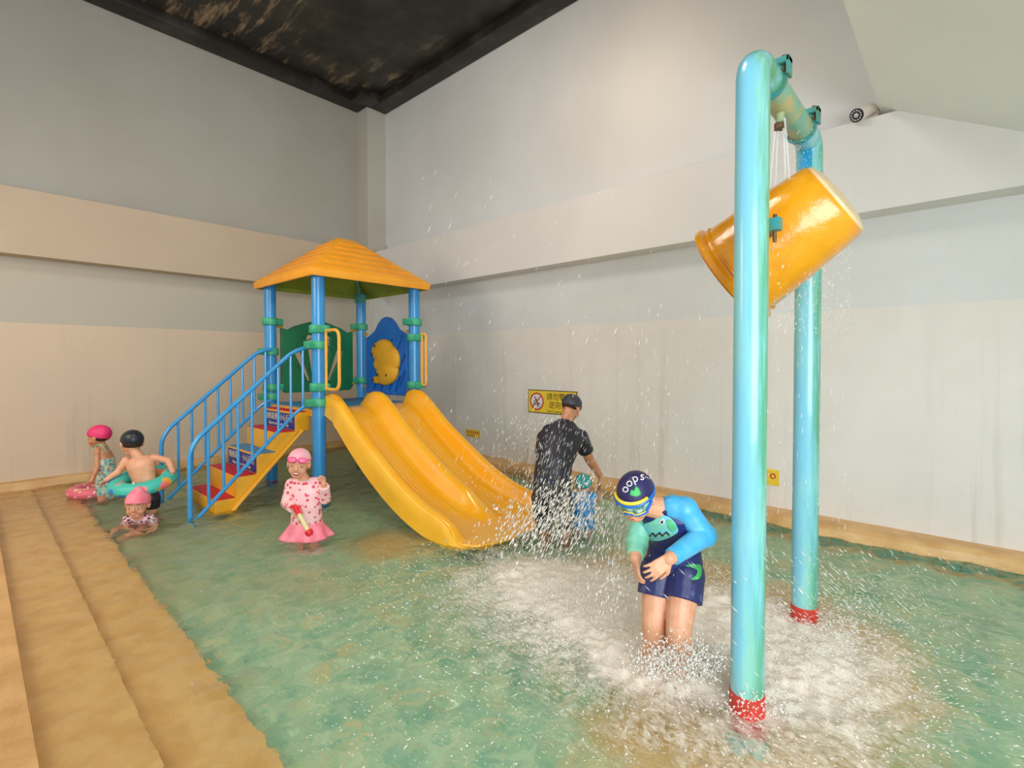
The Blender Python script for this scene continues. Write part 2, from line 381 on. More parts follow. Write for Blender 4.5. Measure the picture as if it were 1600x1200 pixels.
def put(name, me, mw, m, parent, label=None, sharp=40):
    xform(me, mw, org(parent)); me.materials.clear(); me.shade_smooth(); me.set_sharp_from_angle(angle=math.radians(sharp))
    o = link(name, me, m, parent)
    if label: o['label'] = label
    return o
def arc(cx, cy, r, a0, a1, n=10): return [(cx+r*math.cos(math.radians(a0+(a1-a0)*i/n)), cy+r*math.sin(math.radians(a0+(a1-a0)*i/n))) for i in range(n+1)]
def bez(ps, n=8):            # Catmull-Rom through points
    ps = [Vector(p) for p in ps]; out = []
    for i in range(len(ps)-1):
        p0 = ps[max(i-1, 0)]; p1 = ps[i]; p2 = ps[i+1]; p3 = ps[min(i+2, len(ps)-1)]
        for k in range(n):
            t = k/n; out.append(.5*((2*p1)+(p2-p0)*t+(2*p0-5*p1+4*p2-p3)*t*t+(3*p1-p0-3*p2+p3)*t**3))
    out.append(ps[-1]); return out
def fillet(ps, r, n=6):      # polyline with rounded corners
    ps = [Vector(p) for p in ps]; out = [ps[0]]
    for i in range(1, len(ps)-1):
        a = (ps[i-1]-ps[i]); b = (ps[i+1]-ps[i]); ra = min(r, a.length*.45, b.length*.45); A = ps[i]+a.normalized()*ra; B = ps[i]+b.normalized()*ra
        for k in range(n+1):
            t = k/n; out.append(A*(1-t)**2+ps[i]*2*t*(1-t)+B*t*t)
    out.append(ps[-1]); return out

# ------------------------------------------------------------------ room shell
XL, YB, ZC, FZ = -9.16, 5.81, 6.85, -.28
XR, YN = 3.0, -2.5
BAND0, BAND1, BP = 3.02, 3.86, .28
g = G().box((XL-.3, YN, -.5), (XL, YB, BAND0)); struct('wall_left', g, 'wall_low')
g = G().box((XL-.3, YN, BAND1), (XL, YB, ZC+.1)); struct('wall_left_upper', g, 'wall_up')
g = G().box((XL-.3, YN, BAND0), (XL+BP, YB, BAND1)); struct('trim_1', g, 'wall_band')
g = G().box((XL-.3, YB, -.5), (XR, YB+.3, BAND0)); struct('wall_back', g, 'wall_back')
g = G().box((XL-.3, YB, BAND1), (XR, YB+.3, ZC+.1)); struct('wall_back_upper', g, 'wall_up_lit')
g = G().box((XL-.3, YB-BP, BAND0), (XR, YB+.3, BAND1)); struct('trim_2', g, 'wall_band_lit')
g = G().box((XL, YB-.42, BAND1), (XL+.36, YB, ZC)); struct('wall_column', g, 'wall_mid')
g = G().box((XL, YB-.36, -.1), (XL+.5, YB, BAND0)); struct('wall_column_lower', g, 'wall_back')
g = G().box((XL-.3, YN, ZC), (XR, YB+.3, ZC+.2)); cl = struct('ceiling', g, 'ceiling')
for lo, hi in (((XL, YN, ZC-.16), (XL+.34, YB-.42, ZC)), ((XL+.36, YB-.34, ZC-.16), (XR, YB, ZC)), ((XL+.34, YB-.76, ZC-.16), (XL+.70, YB-.34, ZC))):
    part('ceiling_beam', G().box(lo, hi), 'ceiling_edge', cl, .03)
# sloping soffit at the right
xs, zs = -.60, 3.93; k_ = (3.42-3.93)/(.33+.60); xe = XR
sl = G().add([(xs, 1.0, zs), (xe, 1.0, zs+k_*(xe-xs)), (xe, YB, zs+k_*(xe-xs)), (xs, YB, zs), (xs, 1.0, zs+2.2), (xe, 1.0, zs+2.2), (xe, YB, zs+2.2), (xs, YB, zs+2.2)],
             [(3,2,1,0),(4,5,6,7),(0,1,5,4),(1,2,6,5),(2,3,7,6),(3,0,4,7)])
struct('wall_soffit', sl, 'wall_white')
# pool floor, steps, deck
struct('floor', G().box((XL, .85, FZ-.2), (XR, YB, FZ)), 'floor')
struct('trim_3', G().box((XL, .50, FZ-.2), (XR, .90, -.155)), 'stone_step', None, .012)
struct('trim_4', G().box((XL, .10, FZ-.2), (XR, .53, -.06)), 'stone_step', None, .012)
struct('trim_5', G().box((XL, YN, FZ-.2), (XR, .17, .05)), 'stone', None, .015)
struct('trim_6', G().box((XL-.1, .17, FZ-.2), (XL+.17, YB, .1)), 'curb', None, .02)
# wavy kerb along the back wall
def curbw(x): return YB-.30 + .035*math.sin(x*3.1+1.0)+.02*math.sin(x*7.3) - (.0 if x < -2 else .02)
n = 120; vs = []; fs = []
prof = [(0, .1), (-.16, .1), (-.21, .092), (-.235, .07), (-.25, .0), (-.25, FZ-.1)]
for i in range(n+1):
    x = XL+.17+(XR-XL-.17)*i/n; yy = curbw(x)
    for dx, z in prof: vs.append((x, YB+dx/(-.25)*(yy-YB), z))
m_ = len(prof)
for i in range(n):
    for j in range(m_-1): fs.append((i*m_+j, (i+1)*m_+j, (i+1)*m_+j+1, i*m_+j+1))
curb = struct('trim_7', G().add(vs, fs), 'curb')
# tiles of the pool edge, seen through the water at the right
tm = mesh_of(G().box((-.048, -.012, -.048), (.048, 0, .048)), 'tile', Vector((0,0,0)), .004); tm.materials.append(M['tile'])
i = 0; x = -2.2
while x < 1.4:
    for r in range(2):
        t = bpy.data.objects.new('tile', tm); COL.objects.link(t); t.parent = curb; t.location = (x, curbw(x)-.002, -.06-.102*r)
        t.rotation_euler[2] = math.atan2(curbw(x+.05)-curbw(x-.05), .1)
    x += .103

# ------------------------------------------------------------------ water surface
def fnoise(nx, ny, dx, lam, aniso=(1, 1), seed=0):
    rs = np.random.RandomState(seed); a = rs.randn(ny, nx); fa = np.fft.rfft2(a)
    ky = np.fft.fftfreq(ny, dx)[:, None]*aniso[1]; kx = np.fft.rfftfreq(nx, dx)[None, :]*aniso[0]
    k = np.sqrt(kx**2+ky**2); w_ = np.exp(-((k*lam-1)**2)/.18); w_[0, 0] = 0
    r = np.fft.irfft2(fa*w_, s=(ny, nx)); return r/r.std()
FOAM = [  # (x, y, sx, sy, weight)
    (-2.05, 2.95, .38, .30, 1.15), (-1.45, 2.80, .34, .28, 1.05), (-2.55, 3.1, .5, .32, .42), (-1.0, 3.3, .4, .38, .45),
    (-.75, 2.95, .36, .38, .5), (-.45, 2.9, .3, .45, .36), (-1.7, 2.2, .55, .4, .34), (-2.7, 2.55, .35, .3, .30), (-.5, 3.5, .4, .3, .28), (-1.25, 2.55, .2, .2, .5), (-.6, 2.1, .55, .5, .30), (-1.2, 3.15, .3, .35, .5), (-2.3, 2.2, .5, .35, .2), (-1.6, 3.9, .6, .4, .25)]
def foam_at(x, y):
    s = 0
    for a, b, c, d, w_ in FOAM: s = s+w_*np.exp(-((x-a)/c)**2/2-((y-b)/d)**2/2)
    return s
def water():
    dx = .0135; x0, x1, y0, y1 = XL+.16, 2.2, .165, YB-.22
    nx = int((x1-x0)/dx)+1; ny = int((y1-y0)/dx)+1
    X, Y = np.meshgrid(x0+np.arange(nx)*dx, y0+np.arange(ny)*dx)
    f = foam_at(X, Y); r = np.sqrt((X+1.6)**2+(Y-2.9)**2); ag = 1.25+.25*np.exp(-(r/2.2)**2)
    h = (.0055*fnoise(nx, ny, dx, .34, (1, 1.5), 1)+.0032*fnoise(nx, ny, dx, .17, (1, 1.4), 2)+.0015*fnoise(nx, ny, dx, .09, (1, 1.3), 3))*ag
    calm = np.clip((Y-.1)/1.2, .45, 1); h *= calm
    fb = np.clip(f, 0, 1.2)
    h += fb*(.004*fnoise(nx, ny, dx, .12, (1, 1), 4)+.0015*fnoise(nx, ny, dx, .06, (1, 1), 5)) + .03*np.clip(fb-.5, 0, 1)
    V = np.stack([X, Y, h], -1).reshape(-1, 3)
    idx = np.arange(nx*ny).reshape(ny, nx); q = np.stack([idx[:-1, :-1], idx[:-1, 1:], idx[1:, 1:], idx[1:, :-1]], -1).reshape(-1, 4)
    me = bpy.data.meshes.new('water_surface'); me.vertices.add(len(V)); me.vertices.foreach_set('co', V.ravel().astype(np.float32))
    me.loops.add(q.size); me.loops.foreach_set('vertex_index', q.ravel().astype(np.int32))
    me.polygons.add(len(q)); me.polygons.foreach_set('loop_start', np.arange(0, q.size, 4, dtype=np.int32))
    me.update(calc_edges=True); me.shade_smooth()
    big = .5+.22*fnoise(nx, ny, dx, .3, (1, 1.3), 8); att = np.clip(f*np.clip(.82+big*.36, 0, 1.4), 0, 1.3)
    at = me.attributes.new('foam', 'FLOAT', 'POINT'); at.data.foreach_set('value', att.ravel().astype(np.float32))
    o = link('pool_water', me, 'water', None); o.location = (0, 0, 0)
    tag(o, 'rippling green pool water with white churned foam under the tipping bucket', 'water', kind='stuff')
water()

# ------------------------------------------------------------------ play tower
TX, TY, TS = -5.80, 2.87, 1.42
tower = empty('play_tower', (TX-TS/2, TY+TS/2, FZ), 'play tower with blue posts, orange hipped roof, stairs and wide yellow double slide', 'playground')
def T(x, y, z): return Vector((x, y, z))
P_ = dict(F=(TX, TY), R=(TX, TY+TS), L=(TX-TS, TY), B=(TX-TS, TY+TS))
pm = mesh_of(G().tube([(0,0,0), (0,0,3.02)], .078, 28), 'post', Vector((0,0,0))); pm.materials.append(M['blue_post'])
rm = mesh_of(G().lathe((0,0,0), (0,0,1), [(0,.0795),(.0,.082),(.14,.082),(.14,.0795)], 28), 'red_band', Vector((0,0,0))); rm.materials.append(M['red'])
def collar_mesh(ang, cap=True):
    g = G().lathe((0,0,-.05), (0,0,1), [(0,.079),(0,.102),(.012,.108),(.088,.108),(.1,.102),(.1,.079)], 28)
    d = Vector((math.cos(ang), math.sin(ang), 0)); s = d.cross(Z)
    R = Matrix(((d.x, -d.y, 0), (d.y, d.x, 0), (0, 0, 1)))
    g.box((.06, -.07, -.045), (.155, .07, .045), R, (0, 0, 0))
    return mesh_of(g, 'collar', Vector((0,0,0)), .008)
CM = {a: collar_mesh(a) for a in (0, PI/2, PI, -PI/2)}
for a in CM.values(): a.materials.append(M['collar'])
cz = dict(F=[(2.05, 0), (1.86, -PI/2), (1.35, 0), (1.165, -PI/2)], R=[(2.22, -PI/2), (2.0, 0), (1.33, 0)],
          L=[(2.22, PI/2), (1.80, -PI/2), (1.30, PI/2), (1.17, -PI/2)], B=[(2.22, -PI/2), (1.36, -PI/2)])
for k, (x, y) in P_.items():
    p = bpy.data.objects.new('post', pm); COL.objects.link(p); p.parent = tower; p.location = T(x, y, FZ)-tower.location
    r = bpy.data.objects.new('red_band', rm); COL.objects.link(r); r.parent = p; r.location = (0, 0, .28 if k == 'B' else .10)
    for z, a in cz[k]:
        c = bpy.data.objects.new('collar', CM[a]); COL.objects.link(c); c.parent = p; c.location = (0, 0, z-FZ)
# roof
cx, cy = TX-TS/2, TY+TS/2; E0, Z0, E1, Z1 = .865, 2.76, .13, 3.36
def hip(e): t = (E0-e)/(E0-E1); return Z0+(Z1-Z0)*t
roof = G()
sq = lambda e, z: [(cx-e, cy-e, z), (cx+e, cy-e, z), (cx+e, cy+e, z), (cx-e, cy+e, z)]
base = sq(E0+.0, Z0-.085)+sq(E0+.012, Z0)+sq(E1, Z1)+sq(E0-.03, Z0-.085)+sq(E0-.045, Z0-.03)+sq(E1-.03, Z1-.05)
fs = []
for i in range(4):
    j = (i+1) % 4
    fs += [(i, j, 4+j, 4+i), (4+i, 4+j, 8+j, 8+i), (12+j, 12+i, i, j)]
fs += [(8, 9, 10, 11)]
roof.add(base[:16], fs)
ro = part('roof', roof, 'roof', tower, .012)
ug = G().add([base[i] for i in range(12, 24)], [((i+1) % 4, i, 4+i, 4+(i+1) % 4) for i in range(4)]+[(4+(i+1) % 4, 4+i, 8+i, 8+(i+1) % 4) for i in range(4)]+[(11, 10, 9, 8)])
part('roof_underside', ug, 'roof_in', ro, label='olive green underside of the roof')
NB = 6
for side in range(4):
    R = Matrix.Rotation(side*PI/2, 3, 'Z')
    for b in range(NB):
        e0 = E0-.045-(E0-.045-E1-.03)*b/NB; e1 = E0-.045-(E0-.045-E1-.03)*(b+.93)/NB; vs = []
        nrm = Vector((0, -(Z1-Z0), (E0-E1))).normalized()
        for e, th in ((e0, .017), (e1, .003)):
            hw = e-.055
            for sx in (-1, 1):
                v = Vector((sx*hw, -e, hip(e))); vs += [v-nrm*.01, v+nrm*th]
        vs = [R @ v + Vector((cx, cy, 0)) for v in vs]
        part('roof_board', G().add(vs, [(0,2,3,1),(4,5,7,6),(1,3,7,5),(0,4,6,2),(0,1,5,4),(2,6,7,3)]), 'roof', ro, .004)
g = G().tube([T(*P_['B'], 2.62), T(P_['B'][0]+.18, P_['B'][1]-.18, 2.98)], .022, 8).box((P_['B'][0]-.02, P_['B'][1]-.1, 2.60), (P_['B'][0]+.1, P_['B'][1]+.02, 2.72))
part('roof_bracket', g, 'clamp', tower)
# platform
g = G().box((TX-TS-.02, TY-.02, .98), (TX+.02, TY+TS+.02, 1.065)); part('platform_frame', g, 'step_body', tower, .015)
part('platform', G().box((TX-TS+.03, TY+.03, 1.06), (TX-.03, TY+TS-.03, 1.085)), 'deck_plastic', tower, .006, 'blue platform floor')
# green panel between the two far left posts (plane x = TX-TS)
def slot(x, y0, y1, wd, lean): 
    d = Vector((lean, y1-y0)).normalized(); n = Vector((d.y, -d.x)); a = Vector((x, y0)); b = Vector((x+lean, y1))
    out = []
    for i in range(9):
        t = PI*i/8; out.append(b+n*wd*math.cos(t)+d*wd*math.sin(t))
    for i in range(9):
        t = PI+PI*i/8; out.append(a+n*wd*.45*math.cos(t)+d*wd*.45*math.sin(t))
    return [(p.x, p.y) for p in out]
hw = .56; top = [(hw*(1-i/12*2), .93+.13*math.cos((1-i/6)*PI/2*1.0)**2-(.03 if i in (1, 11) else 0)) for i in range(13)]
outl = [(-hw, .06), (-hw+.05, 0), (hw-.05, 0), (hw, .06)]+[(hw, .9)]+top+[(-hw, .9)]
holes = [slot(-.20, .16, .62, .038, -.12+.03), slot(-.085, .14, .80, .04, -.06), slot(.085, .14, .80, .04, .06), slot(.20, .16, .62, .038, .09)]
holes = [slot(-.16, .18, .60, .048, -.17), slot(-.07, .14, .80, .052, -.07), slot(.07, .14, .80, .052, .07), slot(.16, .18, .60, .048, .17)]
me = extrude([outl]+holes, .06, .012)
GP = frame((TX-TS-.02, TY+TS/2, 1.21), (0, 1, 0), (0, 0, 1))
gp = put('back_panel', me, GP, 'green_panel', tower, 'dark green plastic panel with fan-shaped slots')
for r_, y_ in ((.40, .42), (.48, .42), (.30, .42)):
    pts = [GP @ Vector((r_*.9*math.cos(a), y_+r_*math.sin(a), .031)) for a in np.linspace(.5, PI-.5, 16)]
    part('raised_rib', G().tube(pts, .007, 6), 'green_panel', gp)
for s_ in (-1, 1):
    for z in (2.16, 1.32):
        y = TY+TS/2+s_*.60; part('panel_bolt', G().tube([T(TX-TS, y-.06, z), T(TX-TS, y+.06, z)], .018, 8), 'bracket', tower)
# blue climbing-hold panel (plane y = TY+TS)
hw = .545; outl = [(-hw, .0), (hw, .0), (hw, .88)]+[(hw-.12-.0, .93), (.30, .98), (.2, 1.09), (.1, 1.16), (0, 1.18), (-.1, 1.16), (-.2, 1.09), (-.30, .98), (-.42, .92)]+[(-hw, .88)]
def cap(x, y, L, wd=.026, a=58):
    d = Vector((math.cos(math.radians(a)), math.sin(math.radians(a)))); n = Vector((d.y, -d.x)); A = Vector((x, y)); B = A+d*L; o = []
    for i in range(9): t = PI*i/8; o.append(B+n*wd*math.cos(t)+d*wd*math.sin(t))
    for i in range(9): t = PI+PI*i/8; o.append(A+n*wd*math.cos(t)+d*wd*math.sin(t))
    return [(p.x, p.y) for p in o]
holes = [cap(-.40, .56, .26), (cap(-.18, .60, .24)), cap(.04, .62, .24), cap(.20, .50, .44), cap(.30, .30, .34), cap(.36, .14, .24), cap(-.34, .06, .20), cap(-.14, .06, .20), cap(.08, .06, .20), cap(.24, .04, .26)]
me = extrude([outl]+holes, .07, .012)
BP_ = frame((TX-TS/2, TY+TS+.02, 1.16), (1, 0, 0), (0, 0, 1))
bp = put('side_panel', me, BP_, 'blue_panel', tower, 'blue plastic panel with slanted slots')
0 and part('panel_backing', G().box((TX-TS/2-hw+.015, TY+TS+.056, 1.18), (TX-TS/2+hw-.015, TY+TS+.066, 2.02)), 'blue_panel', bp)
g = G()
yc = TY+TS-.03
for x, z, rx, rz, ry in ((-.02, .66, .24, .20, .075), (.10, .52, .26, .26, .08), (.08, .36, .24, .22, .08), (-.16, .66, .15, .16, .06), (.02, .26, .2, .13, .06), (-.18, .22, .13, .07, .045), (-.10, .46, .16, .12, .06)):
    g.ell((TX-TS/2+x+.0, yc, 1.16+z), (rx*1.16, 0, 0), (0, ry, 0), (0, 0, rz*.93))
hold = blob('climbing_hold', g, 'hold', bp, .012, 4, 'mustard yellow bolted climbing hold')
for x, z in ((-.20, .74), (-.30, .62), (.12, .30), (-.12, .30), (-.28, .22)):
    part('bolt_hole', G().ell((TX-TS/2+x+.03, yc-.07 if x > -.25 else yc-.045, 1.16+z), (.014, 0, 0), (0, .012, 0), (0, 0, .024), 10, 6), 'dark', hold)
for s_ in (-1, 1):
    for z in (2.10, 1.27):
        x = TX-TS/2+s_*.62; part('panel_bracket', G().box((x-.10, TY+TS-.01, z-.018), (x+.10, TY+TS+.01, z+.018)), 'bracket', tower, .004)
# slide
def prof_at(tab, x):
    for (x0, z0), (x1, z1) in zip(tab, tab[1:]):
        if x <= x1 or (x1, z1) == tab[-1]:
            t = min(max((x-x0)/(x1-x0), 0), 1); return z0+(z1-z0)*t
def smooth_tab(tab):
    c = bez([(a, 0, b) for a, b in tab], 8); return [(p.x, p.z) for p in c]
rim_t = smooth_tab([(-5.84, 1.24), (-5.70, 1.27), (-5.52, 1.24), (-5.30, 1.10), (-5.0, .88), (-4.6, .64), (-4.2, .42), (-3.85, .28), (-3.6, .22), (-3.45, .15), (-3.38, .05)])
bed_t = smooth_tab([(-5.84, 1.09), (-5.66, 1.08), (-5.45, .99), (-5.2, .80), (-4.9, .59), (-4.6, .41), (-4.3, .26), (-4.0, .15), (-3.7, .08), (-3.4, .03), (-3.12, .005)])
def slide():
    y0, y1 = TY+.06, TY+TS-.03; nu, nv = 90, 96; xs_ = np.linspace(-5.84, -3.12, nu); vs = []
    for x in xs_:
        bed = prof_at(bed_t, x); rim = max(prof_at(rim_t, x), bed) if x < -3.38 else bed
        mid = bed+(rim-bed)*(1.0 if x < -3.9 else max(0, 1-(x+3.9)/.42))
        pinch = 0 if x < -3.42 else (x+3.42)/.30
        inset = .42*(1-math.sqrt(max(0, 1-min(pinch, 1)**2)))
        for j in range(nv+1):
            v = j/nv; yw = y0+(y1-y0)*v; d = [abs(v-0), abs(v-.5), abs(v-1)]
            def bumpf(d, wdt): return 0 if d > wdt else .5+.5*math.cos(PI*d/wdt)
            e = max(bumpf(max(d[0]-.045, 0), .075), bumpf(max(d[2]-.045, 0), .075)); c = bumpf(max(d[1]-.012, 0), .12)
            z = bed+(rim-bed)*e+(mid-bed)*c
            q = ((v*2) % 1)
            if -5.45 < x < -3.75:
                fade = min((x+5.45)/.2, (-3.75-x)/.2, 1)
                z += .016*fade*(math.exp(-((q-.36)/.035)**2)+math.exp(-((q-.64)/.035)**2))+.006*fade*(math.exp(-((q-.45)/.015)**2)+math.exp(-((q-.55)/.015)**2))
            if d[0] < .02: z -= .02*(1-d[0]/.02)**2
            if d[2] < .02: z -= .02*(1-d[2]/.02)**2
            yy = yw+(inset if v < .5 else -inset)*abs(v-.5)*2
            vs.append(Vector((x, yy, z)))
    g = G(); fs = []
    W_ = nv+1
    for i in range(nu-1):
        for j in range(nv): fs.append((i*W_+j, (i+1)*W_+j, (i+1)*W_+j+1, i*W_+j+1))
    g.add(vs, fs); bed_o = part('slide', g, 'slide', tower, label='wide glossy yellow double slide', sharp=60)
    md = bed_o.modifiers.new('s', 'SOLIDIFY'); md.thickness = .025; md.offset = -1
    for j in (0, nv):             # outer skirts
        g = G(); vv = []; s_ = -1 if j == 0 else 1
        for i in range(0, nu, 2):
            p = vs[i*W_+j]; x = p.x; bot = max(min(prof_at(bed_t, x)-.10, p.z-.1), -.05) if x > -5.7 else 1.0
            bot = min(bot, p.z-.01); fl = .0 if x < -5.5 else .02
            vv.append([p+Vector((0, 0, 0)), p+Vector((0, s_*.022, -.03)), Vector((x, p.y+s_*(.022+fl*.4), (p.z+bot)/2)), Vector((x, p.y+s_*(.022+fl), bot)), Vector((x, p.y-s_*.01, bot)), p+Vector((0, -s_*.01, -.02))])
        for r in vv:
            pass
        k = len(vv[0]); flat = [q for r in vv for q in r]; ff = []
        for i in range(len(vv)-1):
            for a in range(k): ff.append((i*k+a, (i+1)*k+a, (i+1)*k+(a+1) % k, i*k+(a+1) % k))
        ff.append(tuple(range(k))); ff.append(tuple((len(vv)-1)*k+a for a in range(k-1, -1, -1)))
        g.add(flat, ff); part('side_wall', g, 'slide_side', bed_o, sharp=50)
slide()
# stairs
SX0, SX1 = -7.02, -6.06
noses = [(1.80, .12), (2.025, .348), (2.25, .576), (2.475, .804), (2.70, 1.03)]
g = G(); pr_ = [(1.80, -.12)]
for i, (y, z) in enumerate(noses):
    pr_.append((y, z))
    pr_.append((noses[i+1][0] if i < 4 else TY-.0, z))
pr_ += [(TY-.0, .80), (2.74, .80), (2.0, .02), (1.95, -.12)]
vs = [(SX0, y, z) for y, z in pr_]+[(SX1, y, z) for y, z in pr_]; n = len(pr_)
fs = [(i, (i+1) % n, n+(i+1) % n, n+i) for i in range(n)]+[tuple(range(n-1, -1, -1)), tuple(range(n, 2*n))]
st = part('staircase', G().add(vs, fs), 'step_body', tower, .01)
for i, (y, z) in enumerate(noses):
    d = .215 if i < 4 else .16
    blue = i == 2
    g = G().box((SX0+.02, y+.012, z-.004), (SX1-.02, y+d, z+.008))
    part('tread', g, 'blue_mat' if blue else 'red_mat', st, .003, label='blue step tread' if blue else 'red step tread')
# side stringer flange
for x in (SX0, SX1):
    s_ = -1 if x == SX0 else 1
    pts = [T(x+s_*.012, 1.92, -.10), T(x+s_*.012, 2.02, .03), T(x+s_*.012, 2.78, .81)]
    part('stringer', G().tube(fillet(pts, .05), .022, 8), 'step_body', st)
for i in (2, 4):
    y = noses[i][0]; z0 = noses[i-1][1]+.012; z1 = noses[i][1]-.022
    sg = part('step_sign', G().box((SX0+.03, y-.008, z0), (SX1-.03, y, z1)), 'navy_sign', st, .0, 'navy sign with cream lettering on the riser')
    for txt, sz, zz in (('階梯濕滑 · 小心行走', .094, (z0+z1)/2+.03), ('Slippery stairs, Walk carefully', .050, (z0+z1)/2-.055)):
        me = textmesh(txt, sz); put('lettering', me, frame(((SX0+SX1)/2, y-.0095, zz), (1, 0, 0), (0, 0, 1)), 'cream_print', sg.parent)['kind'] = 'stuff'
# handrails
def rail(x, yp):
    top = fillet([T(x, 1.55, -.2), T(x, 1.55, .70), T(x, 1.62, .84), T(x, 2.62, 1.76), T(x, 2.76, 1.82), T(x, yp, 1.83)], .09)
    r = part('handrail', G().tube(top, .024, 12), 'rail_blue', tower)
    low = fillet([T(x, 1.60, .0-.02), T(x, 2.66, 1.03), T(x, 2.78, 1.11), T(x, yp, 1.12)], .07)
    part('lower_rail', G().tube(low, .021, 10), 'rail_blue', r)
    for i in range(8):
        y = 1.725+i*.148; zt = .84+(y-1.62)*.92 if y < 2.62 else 1.81; zb = -.02+(y-1.60)*.99
        if y > 2.7: zb = 1.06; zt = 1.80
        part('baluster', G().tube([T(x, y, zb), T(x, y, zt)], .016, 8), 'rail_blue', r)
rail(-5.99, TY-.02); rail(-7.12, TY-.02)
# grab bars at the slide entrance
for y, s_ in ((TY, 1), (TY+TS, 1)):
    x = TX+.14
    pts = fillet([T(TX+.11, y+.03, 2.05), T(TX+.20, y+.05, 2.05), T(TX+.20, y+.05, 1.33), T(TX+.11, y+.03, 1.33)], .10)
    if s_ == 1 and y == TY: pts = fillet([T(TX+.10, y+.02, 2.03), T(TX+.46, y+.02, 2.03), T(TX+.46, y+.02, 1.33), T(TX+.10, y+.02, 1.33)], .11)
    h = part('grab_bar', G().tube(pts, .019, 10), 'orange_bar', tower, label='orange grab bar beside the slide entrance')
    part('upright_bar', G().tube([T(TX+.15, y+.02, 1.34), T(TX+.15, y+.02, 2.03)], .016, 10), 'orange_bar', h)

# ------------------------------------------------------------------ tipping bucket frame
PXx, PY0, PY1, PTOP = -.745, 2.47, 3.60, 3.04
tip = empty('tipping_bucket_frame', (PXx, (PY0+PY1)/2, FZ), 'tall aqua pipe frame with a tilted amber bucket spilling water', 'water feature')
R0 = .074
for y, s_ in ((PY0, 1), (PY1, -1)):
    pts = fillet([T(PXx, y, FZ), T(PXx, y, PTOP), T(PXx, y+s_*.22, PTOP)], .22, 10)
    pl = bpy.data.objects.new('pole', mesh_of(G().tube(pts, R0, 36), 'pole', T(PXx, y, FZ))); COL.objects.link(pl); pl.data.materials.append(M['pole'])
    pl.parent = tip; pl.location = T(PXx, y, FZ)-tip.location
    g = G().lathe(T(PXx, y, FZ+.1), Z, [(0, R0), (0, R0+.004), (.27, R0+.004), (.275, R0)], 36); part('red_band', g, 'red', pl, label='chipped red paint band at the water line')
    # inner strip
    yy = y+s_*(R0+.004); part('hanger_strip', G().box((PXx-.03, yy-.006, 2.22), (PXx+.03, yy+.006, PTOP-.06)), 'plate_blue', tip, .002, 'bright blue flat strip holding the bucket hinge')
    # flange + clamp bolts at the joint
    fy = y+s_*.24
    g = G().lathe(T(PXx, fy-.012, PTOP), (0, 1, 0), [(0, R0), (0, R0+.012), (.024, R0+.012), (.024, R0)], 32)
    part('flange', g, 'clamp', tip)
    g = G().box((PXx+.02, fy-.03, PTOP+R0-.01), (PXx+.10, fy+.035, PTOP+R0+.02)).box((PXx+.085, fy-.03, PTOP+R0-.07), (PXx+.10, fy+.035, PTOP+R0+.02))
    cl_ = part('clamp', g, 'clamp', tip, .004)
    part('bolt', G().tube([T(PXx+.07, fy, PTOP+R0-.06), T(PXx+.07, fy, PTOP+R0+.035)], .011, 8).tube([T(PXx+.07, fy, PTOP+R0-.05), T(PXx+.07, fy, PTOP+R0-.03)], .02, 6), 'rust', cl_)
part('crossbar', G().tube([T(PXx, PY0+.22, PTOP), T(PXx, PY1-.22, PTOP)], R0-.004, 36), 'crossbar', tip, label='weathered green and tan crossbar with peeling paint')
nz = part('nozzle', G().tube([T(PXx-.0, 2.93, PTOP-.06), T(PXx-.0, 2.93, PTOP-.13)], .022, 14), 'crossbar', tip)
part('nozzle_ring', G().lathe(T(PXx, 2.93, PTOP-.15), Z, [(0, .018), (0, .028), (.03, .028), (.03, .018)], 14), 'rust', nz)
# bucket: axis in the x-z plane, mouth down-left
phi = math.radians(33); ax = Vector((math.cos(phi), 0, math.sin(phi))); bc = T(PXx-.02, 3.02, 2.325)
KB = .79
prof = [(h*KB, r*KB*1.2) for h, r in [(-.40, .300), (-.40, .322), (-.385, .338), (-.35, .338), (-.335, .318), (-.33, .305), (-.10, .287), (.15, .262), (.36, .238), (.385, .225), (.39, .20), (.39, .0001)]]
prof_in = [(h*KB, r*KB*1.2) for h, r in [(.37, .0001), (.37, .20), (.33, .225), (-.10, .268), (-.39, .295), (-.40, .300)]]
g = G(); seg = 48; u = Vector((0, 1, 0)); v = ax.cross(u); vs = []
full = prof+prof_in
for h, r in full:
    for i in range(seg):
        t = 2*PI*i/seg; vs.append(bc+ax*h+u*r*math.cos(t)+v*r*math.sin(t))
fs = []
for j in range(len(full)-1):
    for i in range(seg): fs.append((j*seg+i, j*seg+(i+1) % seg, (j+1)*seg+(i+1) % seg, (j+1)*seg+i))
bk = part('bucket', g.add(vs, fs), 'bucket', tip, label='amber yellow plastic bucket tipped mouth down')
for h, r in ((-.30*KB, .309*KB*1.2),):
    pts = [bc+ax*h+u*r*math.cos(t)+v*r*math.sin(t) for t in np.linspace(0, 2*PI, 49)]
    part('rib', G().tube(pts, .006, 6), 'bucket', bk)
part('bucket_base', G().lathe(bc+ax*.385*KB, ax, [(0, .16), (0, .212), (.014, .206), (.034, .14), (.042, .0001)], 40, u), 'bucket_in', bk, label='wet pale film over the bucket base')
for s_, y in ((1, PY0+R0+.01), (-1, PY1-R0-.01)):
    ys = y; ye = 3.02-s_*.25
    part('hinge_pin', G().tube([T(PXx-.0, ys-s_*.01, 2.30), T(PXx-.0, ye, 2.30)], .016, 12), 'rust', tip)
    g = G().box((PXx-.02, min(ys, ys+s_*.05), 2.27), (PXx+.10, max(ys, ys+s_*.05), 2.33)); hb = part('hinge_block', g, 'clamp', tip, .005)
    part('bolt', G().tube([T(PXx+.07, ys+s_*.03, 2.22), T(PXx+.07, ys+s_*.03, 2.35)], .009, 8), 'rust', hb)

